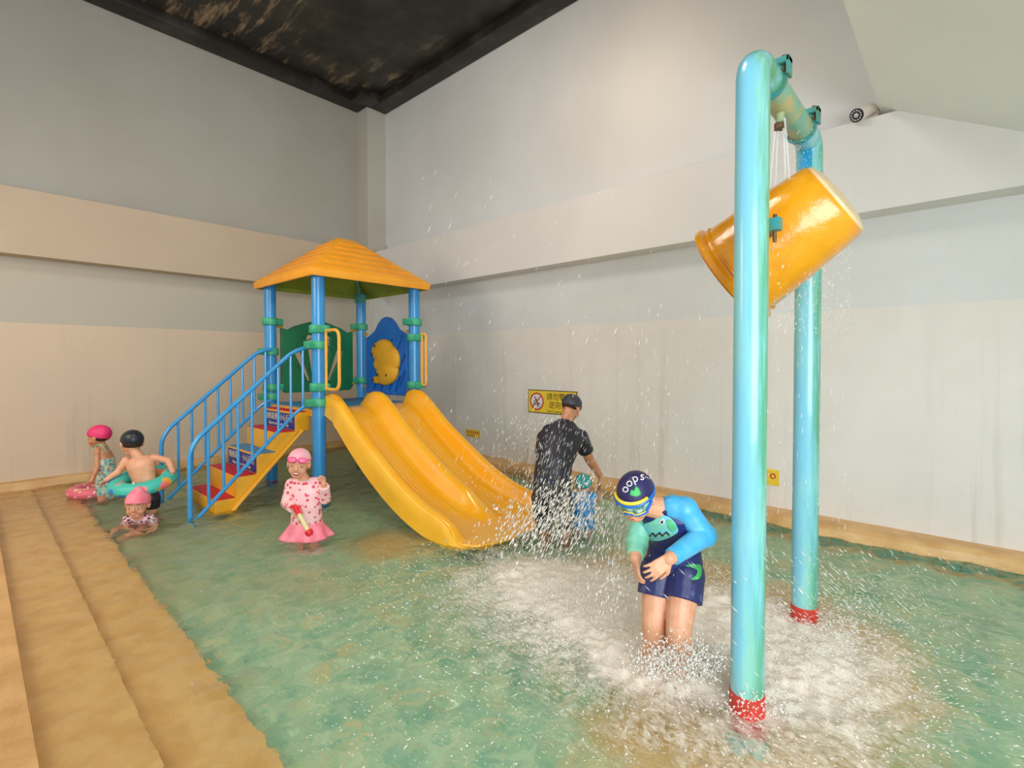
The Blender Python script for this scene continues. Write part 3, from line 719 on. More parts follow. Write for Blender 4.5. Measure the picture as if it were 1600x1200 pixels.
# ------------------------------------------------------------------ signs, camera, conduit
def wall_sign(name, x0, x1, z0, z1, face, border, label, y=YB):
    e = empty(name, ((x0+x1)/2, y, z0), label, 'sign')
    part('sign_border', G().box((x0, y-.008, z0), (x1, y, z1)), border, e, .002)
    part('sign_face', G().box((x0+.012, y-.010, z0+.012), (x1-.012, y-.004, z1-.012)), face, e)
    return e
s1 = wall_sign('wall_sign', -4.96, -4.05, .885, 1.235, 'yellow_sign', 'black_print', 'yellow no climbing sign with red crossed circle on back wall')
def onwall(x, z, d=.0105): return frame((x, YB-d, z), (1, 0, 0), (0, 0, 1))
me = extrude([arc(0, 0, .128, 0, 351, 39)], .002); put('white_disc', me, onwall(-4.785, 1.06), 'white_print', s1)
me = extrude([arc(0, 0, .132, 0, 351, 39), arc(0, 0, .112, 0, 351, 39)], .002); put('red_ring', me, onwall(-4.785, 1.06, .0125), 'red_print', s1)
g = G().tube([T(-4.865, YB-.0145, .975), T(-4.705, YB-.0145, 1.145)], .008, 6); part('red_bar', g, 'red_print', s1)
g = G()
for a, b, r in (((-4.82, 1.12), (-4.82, 1.12), .012), ((-4.80, 1.10), (-4.84, 1.04), .006), ((-4.80, 1.10), (-4.77, 1.035), .009), ((-4.77, 1.035), (-4.73, 1.03), .008), ((-4.77, 1.03), (-4.765, .99), .007), ((-4.765, .985), (-4.735, .98), .006), ((-4.87, 1.02), (-4.71, 1.015), .004)):
    if a == b: g.sph(T(a[0], YB-.013, a[1]), r)
    else: g.tube([T(a[0], YB-.013, a[1]), T(b[0], YB-.013, b[1])], r, 6)
part('climber_pictogram', g, 'black_print', s1)
put('lettering', textmesh('請勿攀爬', .115), onwall(-4.37, 1.135), 'black_print', s1)['kind'] = 'stuff'
put('lettering', textmesh('逆向溜滑', .115), onwall(-4.33, 1.015), 'black_print', s1)['kind'] = 'stuff'
put('lettering', textmesh("Don't moving climbing", .048), onwall(-4.37, .925), 'black_print', s1)['kind'] = 'stuff'
s2 = wall_sign('wall_sign', -6.38, -6.03, .37, .50, 'yellow_sign', 'yellow_sign', 'small yellow strip sign with red characters beside the slide')
put('lettering', textmesh('請勿在此逗留', .055), onwall(-6.205, .45), 'red_print', s2)['kind'] = 'stuff'
part('underline', G().box((-6.35, YB-.012, .395), (-6.06, YB-.009, .405)), 'red_print', s2)
s3 = wall_sign('wall_sign', -1.57, -1.45, .33, .50, 'yellow_sign', 'yellow_sign', 'tiny yellow pictogram sign low on wall between the aqua poles')
put('pictogram', extrude([arc(0, 0, .03, 0, 340, 20), arc(0, 0, .017, 0, 340, 20)], .002), onwall(-1.51, .43), 'red_print', s3)
# security camera
cc = empty('security_camera', (-.62, YB, 3.93), 'white bullet security camera on a small bracket high on back wall', 'camera')
c1 = Q(1339, 180, 4.50); dcam = (c1-Q(1374, 166, 4.62)).normalized()
c0 = c1-dcam*.24
part('housing', G().tube([c0, c0+dcam*.02, c1-dcam*.01, c1], [.045, .056, .064, .062], 24), 'white_metal', cc)
part('lens_face', G().tube([c1, c1+dcam*.012], .058, 24), 'lens', cc, label='black lens face with a ring of LEDs')
uu = dcam.orthogonal().normalized(); vv = dcam.cross(uu)
for i in range(12):
    a = 2*PI*i/12; part('led', G().sph(c1+dcam*.012+(uu*math.cos(a)+vv*math.sin(a))*.041, .008), 'led', cc)
part('lens_glass', G().sph(c1+dcam*.008, .022), 'led', cc)

part('arm', G().tube([c0+dcam*.02, c0-dcam*.04, T(-.62, YB-.02, 4.02)], .016, 10), 'white_metal', cc)
part('mount_plate', G().tube([T(-.62, YB, 4.02), T(-.62, YB-.03, 4.02)], .04, 16), 'white_metal', cc)
part('junction_box', G().box((-.74, YB-.07, 3.84), (-.60, YB, 3.95)), 'beige_box', cc, .006, 'beige junction box')
# conduit in the column corner
cn = empty('conduit', (XL+.36, YB-.42, BAND1), 'thin grey conduit looping round the foot of the corner column', 'pipe')
part('pipe', G().tube(fillet([T(XL+.30, YB-.44, BAND1+.02), T(XL+.40, YB-.44, BAND1+.02), T(XL+.40, YB-.02, BAND1+.02), T(XL+.40, YB-.02, BAND1+.16)], .04), .012, 8), 'grey_pipe', cn)
part('box', G().box((XL+.26, YB-.47, BAND1), (XL+.32, YB-.42, BAND1+.06)), 'white_metal', cn, .005)

# ------------------------------------------------------------------ people
def hand(g, W_, d, n, side, k, curl=.5, spread=.18, thumb=1.0):
    d = Vector(d).normalized(); n = Vector(n); n = (n-d*n.dot(d)).normalized(); s = d.cross(n).normalized()*side
    pl = .092*k
    for i in range(4):
        o = (i-1.5)*.0205*k; K = W_+d*pl*(1-.06*abs(i-1.2))+s*(-o)
        g.tube([W_+s*(-o*.55)+d*.005*k, K], [.0155*k, .0118*k], 8, True)
        L = (.074, .083, .077, .060)[i]*k; a = spread*(1.5-i)*.5; dd = (d+s*a*1.0).normalized(); p = K; ang = curl*.45
        for q, fr in enumerate((.44, .32, .24)):
            ang2 = ang+curl*(.75*q); dirn = dd*math.cos(ang2)+n*math.sin(ang2); e = p+dirn*L*fr
            g.tube([p, e], [.0098*k*(1-.07*q), .0088*k*(1-.1*q)], 8, True); p = e
    p = W_+d*.022*k+s*.024*k; a = (d*.62+s*.78*thumb+n*.25).normalized(); b = (d*.9+s*.25*thumb+n*.35*(1+curl)).normalized()
    g.tube([p, p+a*.042*k], [.015*k, .0125*k], 8, True); p = p+a*.042*k; g.tube([p, p+b*.03*k, p+b*.052*k], [.012*k, .0105*k, .009*k], 8, True)

class Head:
    def __init__(s, c, f, u, h):   # c = centre (half height), f = face forward, u = up, h = chin-crown
        s.f = Vector(f).normalized(); u = Vector(u); s.u = (u-s.f*u.dot(s.f)).normalized(); s.r = s.f.cross(s.u); s.h = h; s.c = Vector(c)-s.u*h*.5
    def p(s, x, y, z): return s.c+(s.r*x+s.f*y+s.u*z)*s.h
    def e(s, g, x, y, z, a, b, c, nu=16, nv=10): g.ell(s.p(x, y, z), s.r*a*s.h, s.f*b*s.h, s.u*c*s.h, nu, nv)
    def skin(s, g, smile=False):
        s.e(g, 0, -.05, .62, .345, .42, .36); s.e(g, 0, .06, .42, .30, .31, .33); s.e(g, 0, .15, .16, .19, .2, .13)
        for q in (-1, 1):
            s.e(g, q*.15, .19, .31, .13, .14, .13); s.e(g, q*.34, -.03, .44, .035, .08, .12); s.e(g, q*.36, -.05, .47, .03, .06, .085)
            s.e(g, q*.035, .385, .345, .032, .032, .025); s.e(g, q*.14, .29, .56, .12, .06, .035)
        g.tube([s.p(0, .34, .52), s.p(0, .40, .385)], [.03*s.h, .045*s.h], 8, True)
        if not smile:
            s.e(g, 0, .345, .235, .085, .03, .02); s.e(g, 0, .335, .19, .07, .03, .02)
    def face(s, body, par, smile=False, lids=True):
        for q in (-1, 1):
            g = G(); s.e(g, q*.135, .325, .475, .062, .022, .012 if smile else .026, 12, 8)
            e = part('eye', g, 'eye_white' if not smile else 'eye_dark', par)
            if not smile:
                g = G(); s.e(g, q*.135+.005, .343, .476, .026, .008, .024, 10, 6); part('iris', g, 'eye_dark', e)
            g = G().tube([s.p(q*.07, .352, .575), s.p(q*.14, .352, .60), s.p(q*.21, .315, .58)], [.006*s.h, .011*s.h, .005*s.h], 6); part('eyebrow', g, 'hair', par)
        if smile:
            g = G(); s.e(g, 0, .345, .225, .115, .035, .062, 14, 8); m_ = part('mouth', g, 'lip', par, label='open laughing mouth')
            g = G(); s.e(g, 0, .362, .245, .085, .022, .026, 12, 6); part('teeth', g, 'teeth', m_)
        else:
            g = G(); s.e(g, 0, .367, .225, .072, .012, .014, 12, 6); part('mouth', g, 'lip', par)
    def cap(s, par, m, tilt=.0, low=.56, back=.30, name='swim_cap', label=None, puff=1.05, point=0, ridges=0):
        vs = []; nu, nv = 40, 18; cx_, cy_, cz_ = 0, -.05, .62
        for j in range(nv+1):
            for i in range(nu):
                t = 2*PI*i/nu; ct, s_t = math.cos(t), math.sin(t)
                zlow = low+(back-low)*(.5-.5*s_t)          # front (t=90deg) high, back low
                zl = max(-.98, (zlow-cz_)/(.36*puff)); th1 = math.acos(max(-1, min(1, zl)))
                th = th1*j/nv; x = .345*puff*ct*math.sin(th); y = .42*puff*s_t*math.sin(th); z = .36*puff*math.cos(th)
                if point: z += point*math.exp(-(th/.45)**2)
                if ridges: 
                    q = 1+.012*math.sin(j*2.1+math.sin(t)*2)*(1 if 2 < j < nv-1 else 0); x *= q; y *= q; z *= q
                vs.append(s.p(cx_+x, cy_+y, cz_+z))
        fs = []
        for j in range(nv):
            for i in range(nu): fs.append((j*nu+i, (j+1)*nu+i, (j+1)*nu+(i+1) % nu, j*nu+(i+1) % nu))
        o = part(name, G().add(vs, fs), m, par, sharp=80, label=label)
        bm = bmesh.new(); bm.from_mesh(o.data); bmesh.ops.remove_doubles(bm, verts=bm.verts, dist=1e-5); bmesh.ops.recalc_face_normals(bm, faces=bm.faces); bm.to_mesh(o.data); bm.free(); o.data.shade_smooth()
        md = o.modifiers.new('s', 'SOLIDIFY'); md.thickness = .004; md.offset = 0
        return o
    def hairfringe(s, par, m='hair', z=.45, amt=1.0):
        g = G(); s.e(g, 0, -.075, .50, .338, .385, .22*amt, 20, 12); return blob('hair', g, m, par, .006, 2)

def torso_secs(J, S, inf=0, z0=0, z1=1):
    # S: hip half-width/depth, waist, chest, shoulder; axis pelvis->neck
    pe, nk = J['pelvis'], J['neckb']; rc = (J['sh'][1]-J['sh'][0]).normalized(); rh = (J['hip'][1]-J['hip'][0]).normalized()
    mid = J.get('waist', pe.lerp(nk, .45))
    path = [(-.22, S['hip'], .72), (-.06, S['hip'], .95), (.06, S['hip'], 1), (.42, S['waist'], 1), (.72, S['chest'], 1), (.88, S['sho'], 1), (.97, S['sho'], .62), (1.03, S['neck'], 1)]
    out = []
    for t, (a, b), q in path:
        if t < z0-1e-6 or t > z1+1e-6: continue
        tt = max(t, 0); c = pe*(1-tt)**2+mid*2*tt*(1-tt)*1.0+nk*tt*tt if False else (pe.lerp(mid, tt/.45) if tt < .45 else mid.lerp(nk, (tt-.45)/.55))
        if t < 0: c = pe+(pe-mid).normalized()*(-t)*(nk-pe).length
        r = rh.lerp(rc, max(0, min(1, tt))).normalized(); axd = (nk-pe).normalized(); r = (r-axd*r.dot(axd)).normalized(); f = axd.cross(r)
        out.append((c, r*(a*q+inf), f*(b*q+inf)))
    return out
def limb(g, pts, rs, flat=False, seg=18):
    for i in range(len(pts)-1):
        g.tube([pts[i], pts[i+1]], [rs[i], rs[i+1]], seg); g.sph(pts[i], rs[i])
    if not flat: g.sph(pts[-1], rs[-1])
def lerp_path(pts, rs, t):    # shorten a 3-joint limb to fraction t (0..2)
    if t <= 1: return [pts[0], pts[0].lerp(pts[1], t)], [rs[0], rs[0]+(rs[1]-rs[0])*t]
    return [pts[0], pts[1], pts[1].lerp(pts[2], t-1)], [rs[0], rs[1], rs[1]+(rs[2]-rs[1])*(t-1)]
def body(par, J, S, hd, k, skin='skin', voxel=.005, hands=None, smile=False, arm_r=None, leg_r=None):
    g = G(); hd.skin(g, smile)
    g.loft(torso_secs(J, S), 20)
    g.tube([J['neckb']-(J['neckb']-J['pelvis']).normalized()*.03*k, hd.p(0, -.06, .28)], [S['neck'][0]*1.05, S['neck'][0]*.92], 14, True)
    for i in (0, 1):
        A = [J['sh'][i], J['el'][i], J['wr'][i]]; limb(g, [A[0], A[0].lerp(A[1], .5), A[1], A[1].lerp(A[2], .35), A[2]], [arm_r[0], arm_r[0]*.88, arm_r[1], arm_r[1]*.95, arm_r[2]])
        h = hands[i]
        if h: hand(g, J['wr'][i], h[0], h[1], h[2], h[3], *h[4:])
        L = [J['hip'][i], J['kn'][i], J['an'][i]]; limb(g, [L[0], L[0].lerp(L[1], .45), L[1], L[1].lerp(L[2], .35), L[2]], [leg_r[0], leg_r[0]*.9, leg_r[1], leg_r[1]*.98, leg_r[2]])
        ft = J['toe'][i]; a = J['an'][i]; g.tube([a-(ft-a).normalized()*.02*k-Z*.03*k, a.lerp(ft, .5)-Z*.035*k, ft-Z*.045*k], [leg_r[2]*.95, leg_r[2]*.85, leg_r[2]*.6], 12, True)
    return blob('body', g, skin, par, voxel, 4)
def sleeve(g, J, i, t, arm_r, inf, flare=0):
    pts, rs = lerp_path([J['sh'][i], J['el'][i], J['wr'][i]], [r+inf for r in arm_r], t); rs[-1] += flare
    c = J['neckb'].lerp(J['pelvis'], .13); limb(g, [c.lerp(J['sh'][i], .5)]+pts, [rs[0]*1.02]+rs, True)
    g.sph(J['sh'][i], rs[0]*1.04)
def trouser(g, J, i, t, leg_r, inf, flare=0):
    pts, rs = lerp_path([J['hip'][i], J['kn'][i], J['an'][i]], [r+inf for r in leg_r], t); rs[-1] += flare
    limb(g, pts, rs, True)
def decal(name, loops, mw, target, m, par, off=.003, depth=.0, label=None, sub=5, view=False):
    me = extrude(loops, .001) if not isinstance(loops, bpy.types.Mesh) else loops
    bm = bmesh.new(); bm.from_mesh(me)
    top = [f for f in bm.faces if f.normal.z > .5]; bmesh.ops.delete(bm, geom=[f for f in bm.faces if f not in top], context='FACES')
    bmesh.ops.triangulate(bm, faces=bm.faces)
    for _ in range(sub):
        es = [e for e in bm.edges if e.calc_length() > .008]
        if es: bmesh.ops.subdivide_edges(bm, edges=es, cuts=1); bmesh.ops.triangulate(bm, faces=bm.faces)
    o_ = org(par); tv = [v.co+o_ for v in target.data.vertices]; tree = BVHTree.FromPolygons(tv, [tuple(p.vertices) for p in target.data.polygons])
    dirn = -(mw.to_3x3() @ Vector((0, 0, 1))).normalized(); bad = []
    if view: dirn = (mw.translation-EYE).normalized()
    for v in bm.verts:
        p = mw @ Vector((v.co.x, v.co.y, 0)); h = tree.ray_cast(p-dirn*.15, dirn, .5)
        if h[0] is None: bad.append(v); v.co = p-o_
        else:
            nn = h[1] if h[1].dot(dirn) < 0 else -h[1]; v.co = h[0]+nn*off-o_
    bmesh.ops.delete(bm, geom=bad, context='VERTS'); out = bpy.data.meshes.new(name); bm.to_mesh(out); bm.free(); out.shade_smooth()
    o = link(name, out, m, par)
    md = o.modifiers.new('s', 'SOLIDIFY'); md.thickness = .0015
    if label: o['label'] = label
    return o
def blobloop(pts): 
    c = bez([(p[0], p[1], 0) for p in pts]+[(pts[0][0], pts[0][1], 0)], 5); return [(p.x, p.y) for p in c[:-1]]
def floorpt(p, dz=.0): return Vector((p.x, p.y, FZ+dz))

# ---- boy beneath the bucket
def make_boy():
    D = 2.68
    e = empty('person', floorpt(Q(1050, 900, D)), 'child in navy cap and blue goggles bending under the amber bucket', 'person')
    hip = [Q(1030, 893, D+.05), Q(1070, 897, D-.02)]; pel = Q(1052, 880, D+.03)
    J = dict(pelvis=pel, neckb=Q(1036, 790, D-.10), waist=Q(1054, 838, D+.01), sh=[Q(1004, 812, D+.04), Q(1070, 797, D-.14)],
             el=[Q(995, 848, D-.02), Q(1100, 836, D-.16)], wr=[Q(992, 872, D-.12), Q(1046, 873, D-.32)], hip=hip,
             kn=[Q(1022, 972, D-.04), Q(1060, 982, D-.14)], an=[Q(1020, 1075, D+.08), Q(1066, 1085, D+.0)])
    J['an'] = [Vector((a.x, a.y, FZ+.07)) for a in J['an']]; fd = D3(-.5, -.85, 0)*.14
    J['toe'] = [a+fd for a in J['an']]
    S = dict(hip=(.138, .10), waist=(.125, .092), chest=(.142, .10), sho=(.14, .085), neck=(.058, .054))
    ar = (.055, .046, .030); lr = (.090, .064, .038)
    hd = Head(Q(993, 776, D-.16), D3(-.5, -.66, -.46), D3(-.2, -.25, .85), .245)
    hands = [(D3(.1, -.1, -1), D3(.9, .2, 0), -1, .84, .5, .25, 1.0), (D3(-.80, -.1, -.55), D3(-.1, .9, -.3), 1, .90, .5, .22, .8)]
    b = body(e, J, S, hd, .8, 'skin', .0042, hands, False, ar, lr)
    hd.face(b, e)
    g = G(); g.loft(torso_secs(J, S, .010, -.06, 1.03), 22)
    sh = blob('swim_top', g, 'navy', e, .006, 3, 'navy rash top with shark face print')
    for i, m in ((0, 'mint_sleeve'), (1, 'sky_sleeve')):
        g = G(); pts, rs = lerp_path([J['sh'][i], J['el'][i], J['wr'][i]], [r+.011 for r in ar], 1.86 if i == 0 else 1.93)
        limb(g, [J['neckb'].lerp(J['sh'][i], .45)]+pts, [rs[0]*1.0]+rs, True); g.sph(J['sh'][i], rs[0]*1.08); g.sph(J['el'][i], rs[1]*1.12)
        blob('sleeve', g, m, e, .006, 2, ('mint green' if i == 0 else 'light blue')+' long sleeve')
    g = G(); g.loft(torso_secs(J, S, .016, -.22, .06), 22)
    for i in (0, 1): trouser(g, J, i, .50, lr, .014, .012)
    shs = blob('swim_shorts', g, 'splash_shorts', e, .006, 3, 'navy patterned swim shorts')
    # shark print on the chest
    mw = frame(Q(1030, 826, D-.2), D3(1, .30, -.10), D3(.2, 0, 1)); k = .00115
    body_ = blobloop([(-95*k, -25*k), (-85*k, 20*k), (-40*k, 35*k), (5*k, 62*k), (50*k, 48*k), (85*k, 15*k), (95*k, -15*k), (50*k, -42*k), (0, -55*k), (-60*k, -50*k)])
    decal('shark_print', [body_], mw, sh, 'shark', e, .004, view=True)
    decal('green_patch', [blobloop([(30*k, 40*k), (55*k, 40*k), (88*k, 8*k), (70*k, -12*k), (45*k, 5*k)])], mw, sh, 'shark_green', e, .0055, view=True)
    decal('shark_eye', [blobloop([(-5*k, 30*k), (12*k, 46*k), (24*k, 34*k), (10*k, 18*k)])], mw, sh, 'white_print', e, .0065, view=True)
    decal('pupil', [blobloop([(6*k, 30*k), (14*k, 38*k), (19*k, 30*k), (11*k, 22*k)])], mw, sh, 'black_print', e, .0082, view=True)
    zz = [(-80+i*17, (-18 if i % 2 else -34)+i*1.4) for i in range(9)]; zz2 = [(x, y-9) for x, y in zz[::-1]]
    decal('teeth_print', [[(x*k, y*k) for x, y in zz+zz2]], mw, sh, 'black_print', e, .0068, view=True)
    mw = frame(Q(1084, 890, D-.2), D3(1, .2, 0), D3(0, 0, 1))
    decal('leaf_print', [blobloop([(-45*k, 20*k), (-10*k, 28*k), (30*k, 20*k), (38*k, -15*k), (22*k, -45*k), (-15*k, -42*k), (10*k, -25*k), (12*k, 0)])], mw, shs, 'green_print', e, .004, view=True)
    cap_ = hd.cap(e, 'navy_cap', low=.58, back=.26, label='navy swim cap with white letters')
    # cap lettering
    for i, (ch, px, py, rot) in enumerate((('o', 977, 764, -40), ('o', 983, 755, -30), ('p', 992, 748, -22), ('s', 1003, 745, 0), ('...', 1012, 744, 20))):
        me = textmesh(ch, .06 if ch != '...' else .045)
        mw = frame(Q(px, py, D-.35), Matrix.Rotation(math.radians(rot), 3, FW) @ RT, Matrix.Rotation(math.radians(rot), 3, FW) @ UP)
        decal('cap_letter', me, mw, cap_, 'white_print', e, .005, sub=4, view=True)
    mw = frame(Q(992, 768, D-.35), RT, UP)
    decal('cap_print', [blobloop([(-22*k, -14*k), (-16*k, 6*k), (-4*k, 4*k), (2*k, 20*k), (14*k, 14*k), (24*k, -10*k), (4*k, -20*k)])], mw, cap_, 'green_print', e, .005, view=True)
    # goggles: mask frame, lenses, yellow band, strap
    gg = G()
    top = [hd.p(.40*math.sin(a), -.05+.47*math.cos(a), .60+.03*abs(math.sin(a))) for a in np.linspace(-1.25, 1.25, 15)]
    bot = []
    for a in np.linspace(1.25, -1.25, 21):
        z = .40-.05*math.cos(a*2.0) if abs(a) > .25 else .40+.07*(1-abs(a)/.25)*.8
        z = .385 if .3 < abs(a) < .9 else (.46 if abs(a) < .12 else (.41 if abs(a) <= .3 else .44+.1*(abs(a)-.9)/.35))
        bot.append(hd.p(.40*math.sin(a), -.05+.475*math.cos(a), z))
    gg.tube(top+bot+[top[0]], .0085, 8); go = part('goggles', gg, 'goggle_blue', e, label='blue mask goggles with yellow edge')
    inner = []
    gg = G(); nA = 20; vs = []
    for q in range(nA+1):
        a = -1.15+2.3*q/nA; z0_ = .40 if abs(a) > .22 else .47
        for z in (z0_, .50, .59): vs.append(hd.p(.39*math.sin(a), -.05+(.462 if z != .50 else .474)*math.cos(a), z))
    gg.add(vs, [(q*3+j, (q+1)*3+j, (q+1)*3+j+1, q*3+j+1) for q in range(nA) for j in (0, 1)])
    part('lens', gg, 'goggle_lens', go, label='mirrored lens')
    gg = G().tube([p+hd.f*.004 for p in [hd.p(.385*math.sin(a), -.05+.48*math.cos(a), .41 if abs(a) > .24 else .475) for a in np.linspace(-1.1, 1.1, 21)]], .0035, 6); part('yellow_trim', gg, 'goggle_yellow', go)
    gg = G().tube([hd.p(.385*math.sin(a), -.05+.45*math.cos(a), .67) for a in np.linspace(-1.1, 1.1, 17)], .009, 8); part('yellow_band', gg, 'goggle_yellow', go)
    vs = []
    for a in np.linspace(1.2, 2*PI-1.2, 33):
        for z in (.53, .64): vs.append(hd.p(.385*math.sin(a), -.05+.46*math.cos(a), z+.0*math.cos(a)))
    so = part('strap', G().add(vs, [(2*i, 2*i+1, 2*i+3, 2*i+2) for i in range(32)]), 'goggle_blue', go); md = so.modifiers.new('s', 'SOLIDIFY'); md.thickness = .004
make_boy()

# ---- man in black
def make_man():
    D = 4.72
    e = empty('person', floorpt(Q(863, 770, D)), 'man in black T-shirt and dark cap leaning over a toddler, seen from behind', 'person')
    J = dict(pelvis=Q(862, 762, D-.05), neckb=Q(884, 662, D+.22), waist=Q(866, 718, D+.0), sh=[Q(851, 684, D+.18), Q(907, 683, D+.15)],
             el=[Q(845, 722, D+.30), Q(921, 718, D+.28)], wr=[Q(856, 752, D+.5), Q(937, 742, D+.36)], hip=[Q(848, 778, D-.02), Q(878, 778, D)],
             kn=[Q(850, 822, D+.12), Q(884, 822, D+.14)], an=[Q(853, 870, D-.02), Q(884, 872, D)])
    J['an'] = [Vector((a.x, a.y, FZ+.09)) for a in J['an']]; J['toe'] = [a+D3(.2, 1, 0)*.18 for a in J['an']]
    S = dict(hip=(.165, .13), waist=(.155, .12), chest=(.19, .13), sho=(.185, .11), neck=(.066, .065))
    ar = (.058, .047, .032); lr = (.095, .062, .042)
    hd = Head(Q(893, 637, D+.33), D3(.55, .7, -.55), D3(.25, .25, .9), .265)
    hands = [(D3(.4, .3, -.8), D3(.6, -.3, 0), 1, 1.0, .5, .2, 1.0), (D3(.1, .1, -1), D3(-1, .1, 0), -1, 1.05, .4, .2, 1.0)]
    b = body(e, J, S, hd, 1.0, 'skin_tan', .006, hands, False, ar, lr); hd.face(b, e)
    g = G(); g.loft(torso_secs(J, S, .02, -.22, 1.03), 24)
    for i in (0, 1): sleeve(g, J, i, .62, ar, .018, .01)
    blob('t_shirt', g, 'black_cloth', e, .009, 3, 'black wet T-shirt')
    g = G(); g.loft(torso_secs(J, S, .012, -.22, .06), 22)
    for i in (0, 1): trouser(g, J, i, 1.15, lr, .016)
    blob('swim_shorts', g, 'black_cloth', e, .009, 3, 'black knee-length swim shorts')
    hd.cap(e, 'charcoal_cap', low=.60, back=.42, label='charcoal swim cap', puff=1.07)
    g = G(); hd.e(g, 0, -.13, .44, .31, .31, .10); part('hair', g, 'hair', e)
    pts = [J['pelvis'].lerp(J['waist'], .35)+ (Vector((math.cos(t), math.sin(t), .12*math.cos(t))))*.0 + RT*.178*math.cos(t)+FH*.145*math.sin(t)-Z*.03*math.cos(t) for t in np.linspace(0, 2*PI, 33)]
    part('waist_cord', G().tube(pts, .005, 6), 'navy', e)
make_man()

# ---- toddler
def make_toddler():
    D = 4.95
    e = empty('person', floorpt(Q(912, 815, D)), 'toddler in teal cap and bright blue suit held by the man in black', 'person')
    J = dict(pelvis=Q(911, 806, D-.04), neckb=Q(913, 771, D+.10), waist=Q(911, 790, D+.0), sh=[Q(899, 777, D+.08), Q(926, 776, D+.06)],
             el=[Q(897, 790, D+.16), Q(934, 781, D+.12)], wr=[Q(903, 800, D+.24), Q(939, 772, D+.2)], hip=[Q(903, 815, D-.02), Q(919, 815, D-.02)],
             kn=[Q(903, 838, D+.08), Q(921, 838, D+.08)], an=[Q(903, 858, D), Q(921, 858, D)])
    J['an'] = [Vector((a.x, a.y, FZ+.05)) for a in J['an']]; J['toe'] = [a+D3(.3, 1, 0)*.09 for a in J['an']]
    S = dict(hip=(.10, .09), waist=(.095, .08), chest=(.10, .08), sho=(.095, .065), neck=(.042, .04)); ar = (.034, .028, .021); lr = (.055, .042, .03)
    hd = Head(Q(912, 758, D+.12), D3(.5, .75, -.35), D3(0, .15, .95), .225)
    hands = [(D3(.2, .3, -.8), D3(.6, 0, 0), 1, .55, .6, .2, 1), (D3(.2, .1, .9), D3(-.6, .1, 0), -1, .55, .8, .2, 1)]
    b = body(e, J, S, hd, .5, 'skin', .005, hands, False, ar, lr); hd.face(b, e)
    g = G(); g.loft(torso_secs(J, S, .012, -.22, 1.03), 22)
    for i in (0, 1): trouser(g, J, i, .5, lr, .012, .004); sleeve(g, J, i, .4, ar, .01)
    blob('swimsuit', g, 'blue_suit', e, .006, 3, 'bright blue swimsuit')
    hd.cap(e, 'teal_cap', low=.58, back=.28, label='teal swim cap with ridges', puff=1.1, ridges=1)
make_toddler()

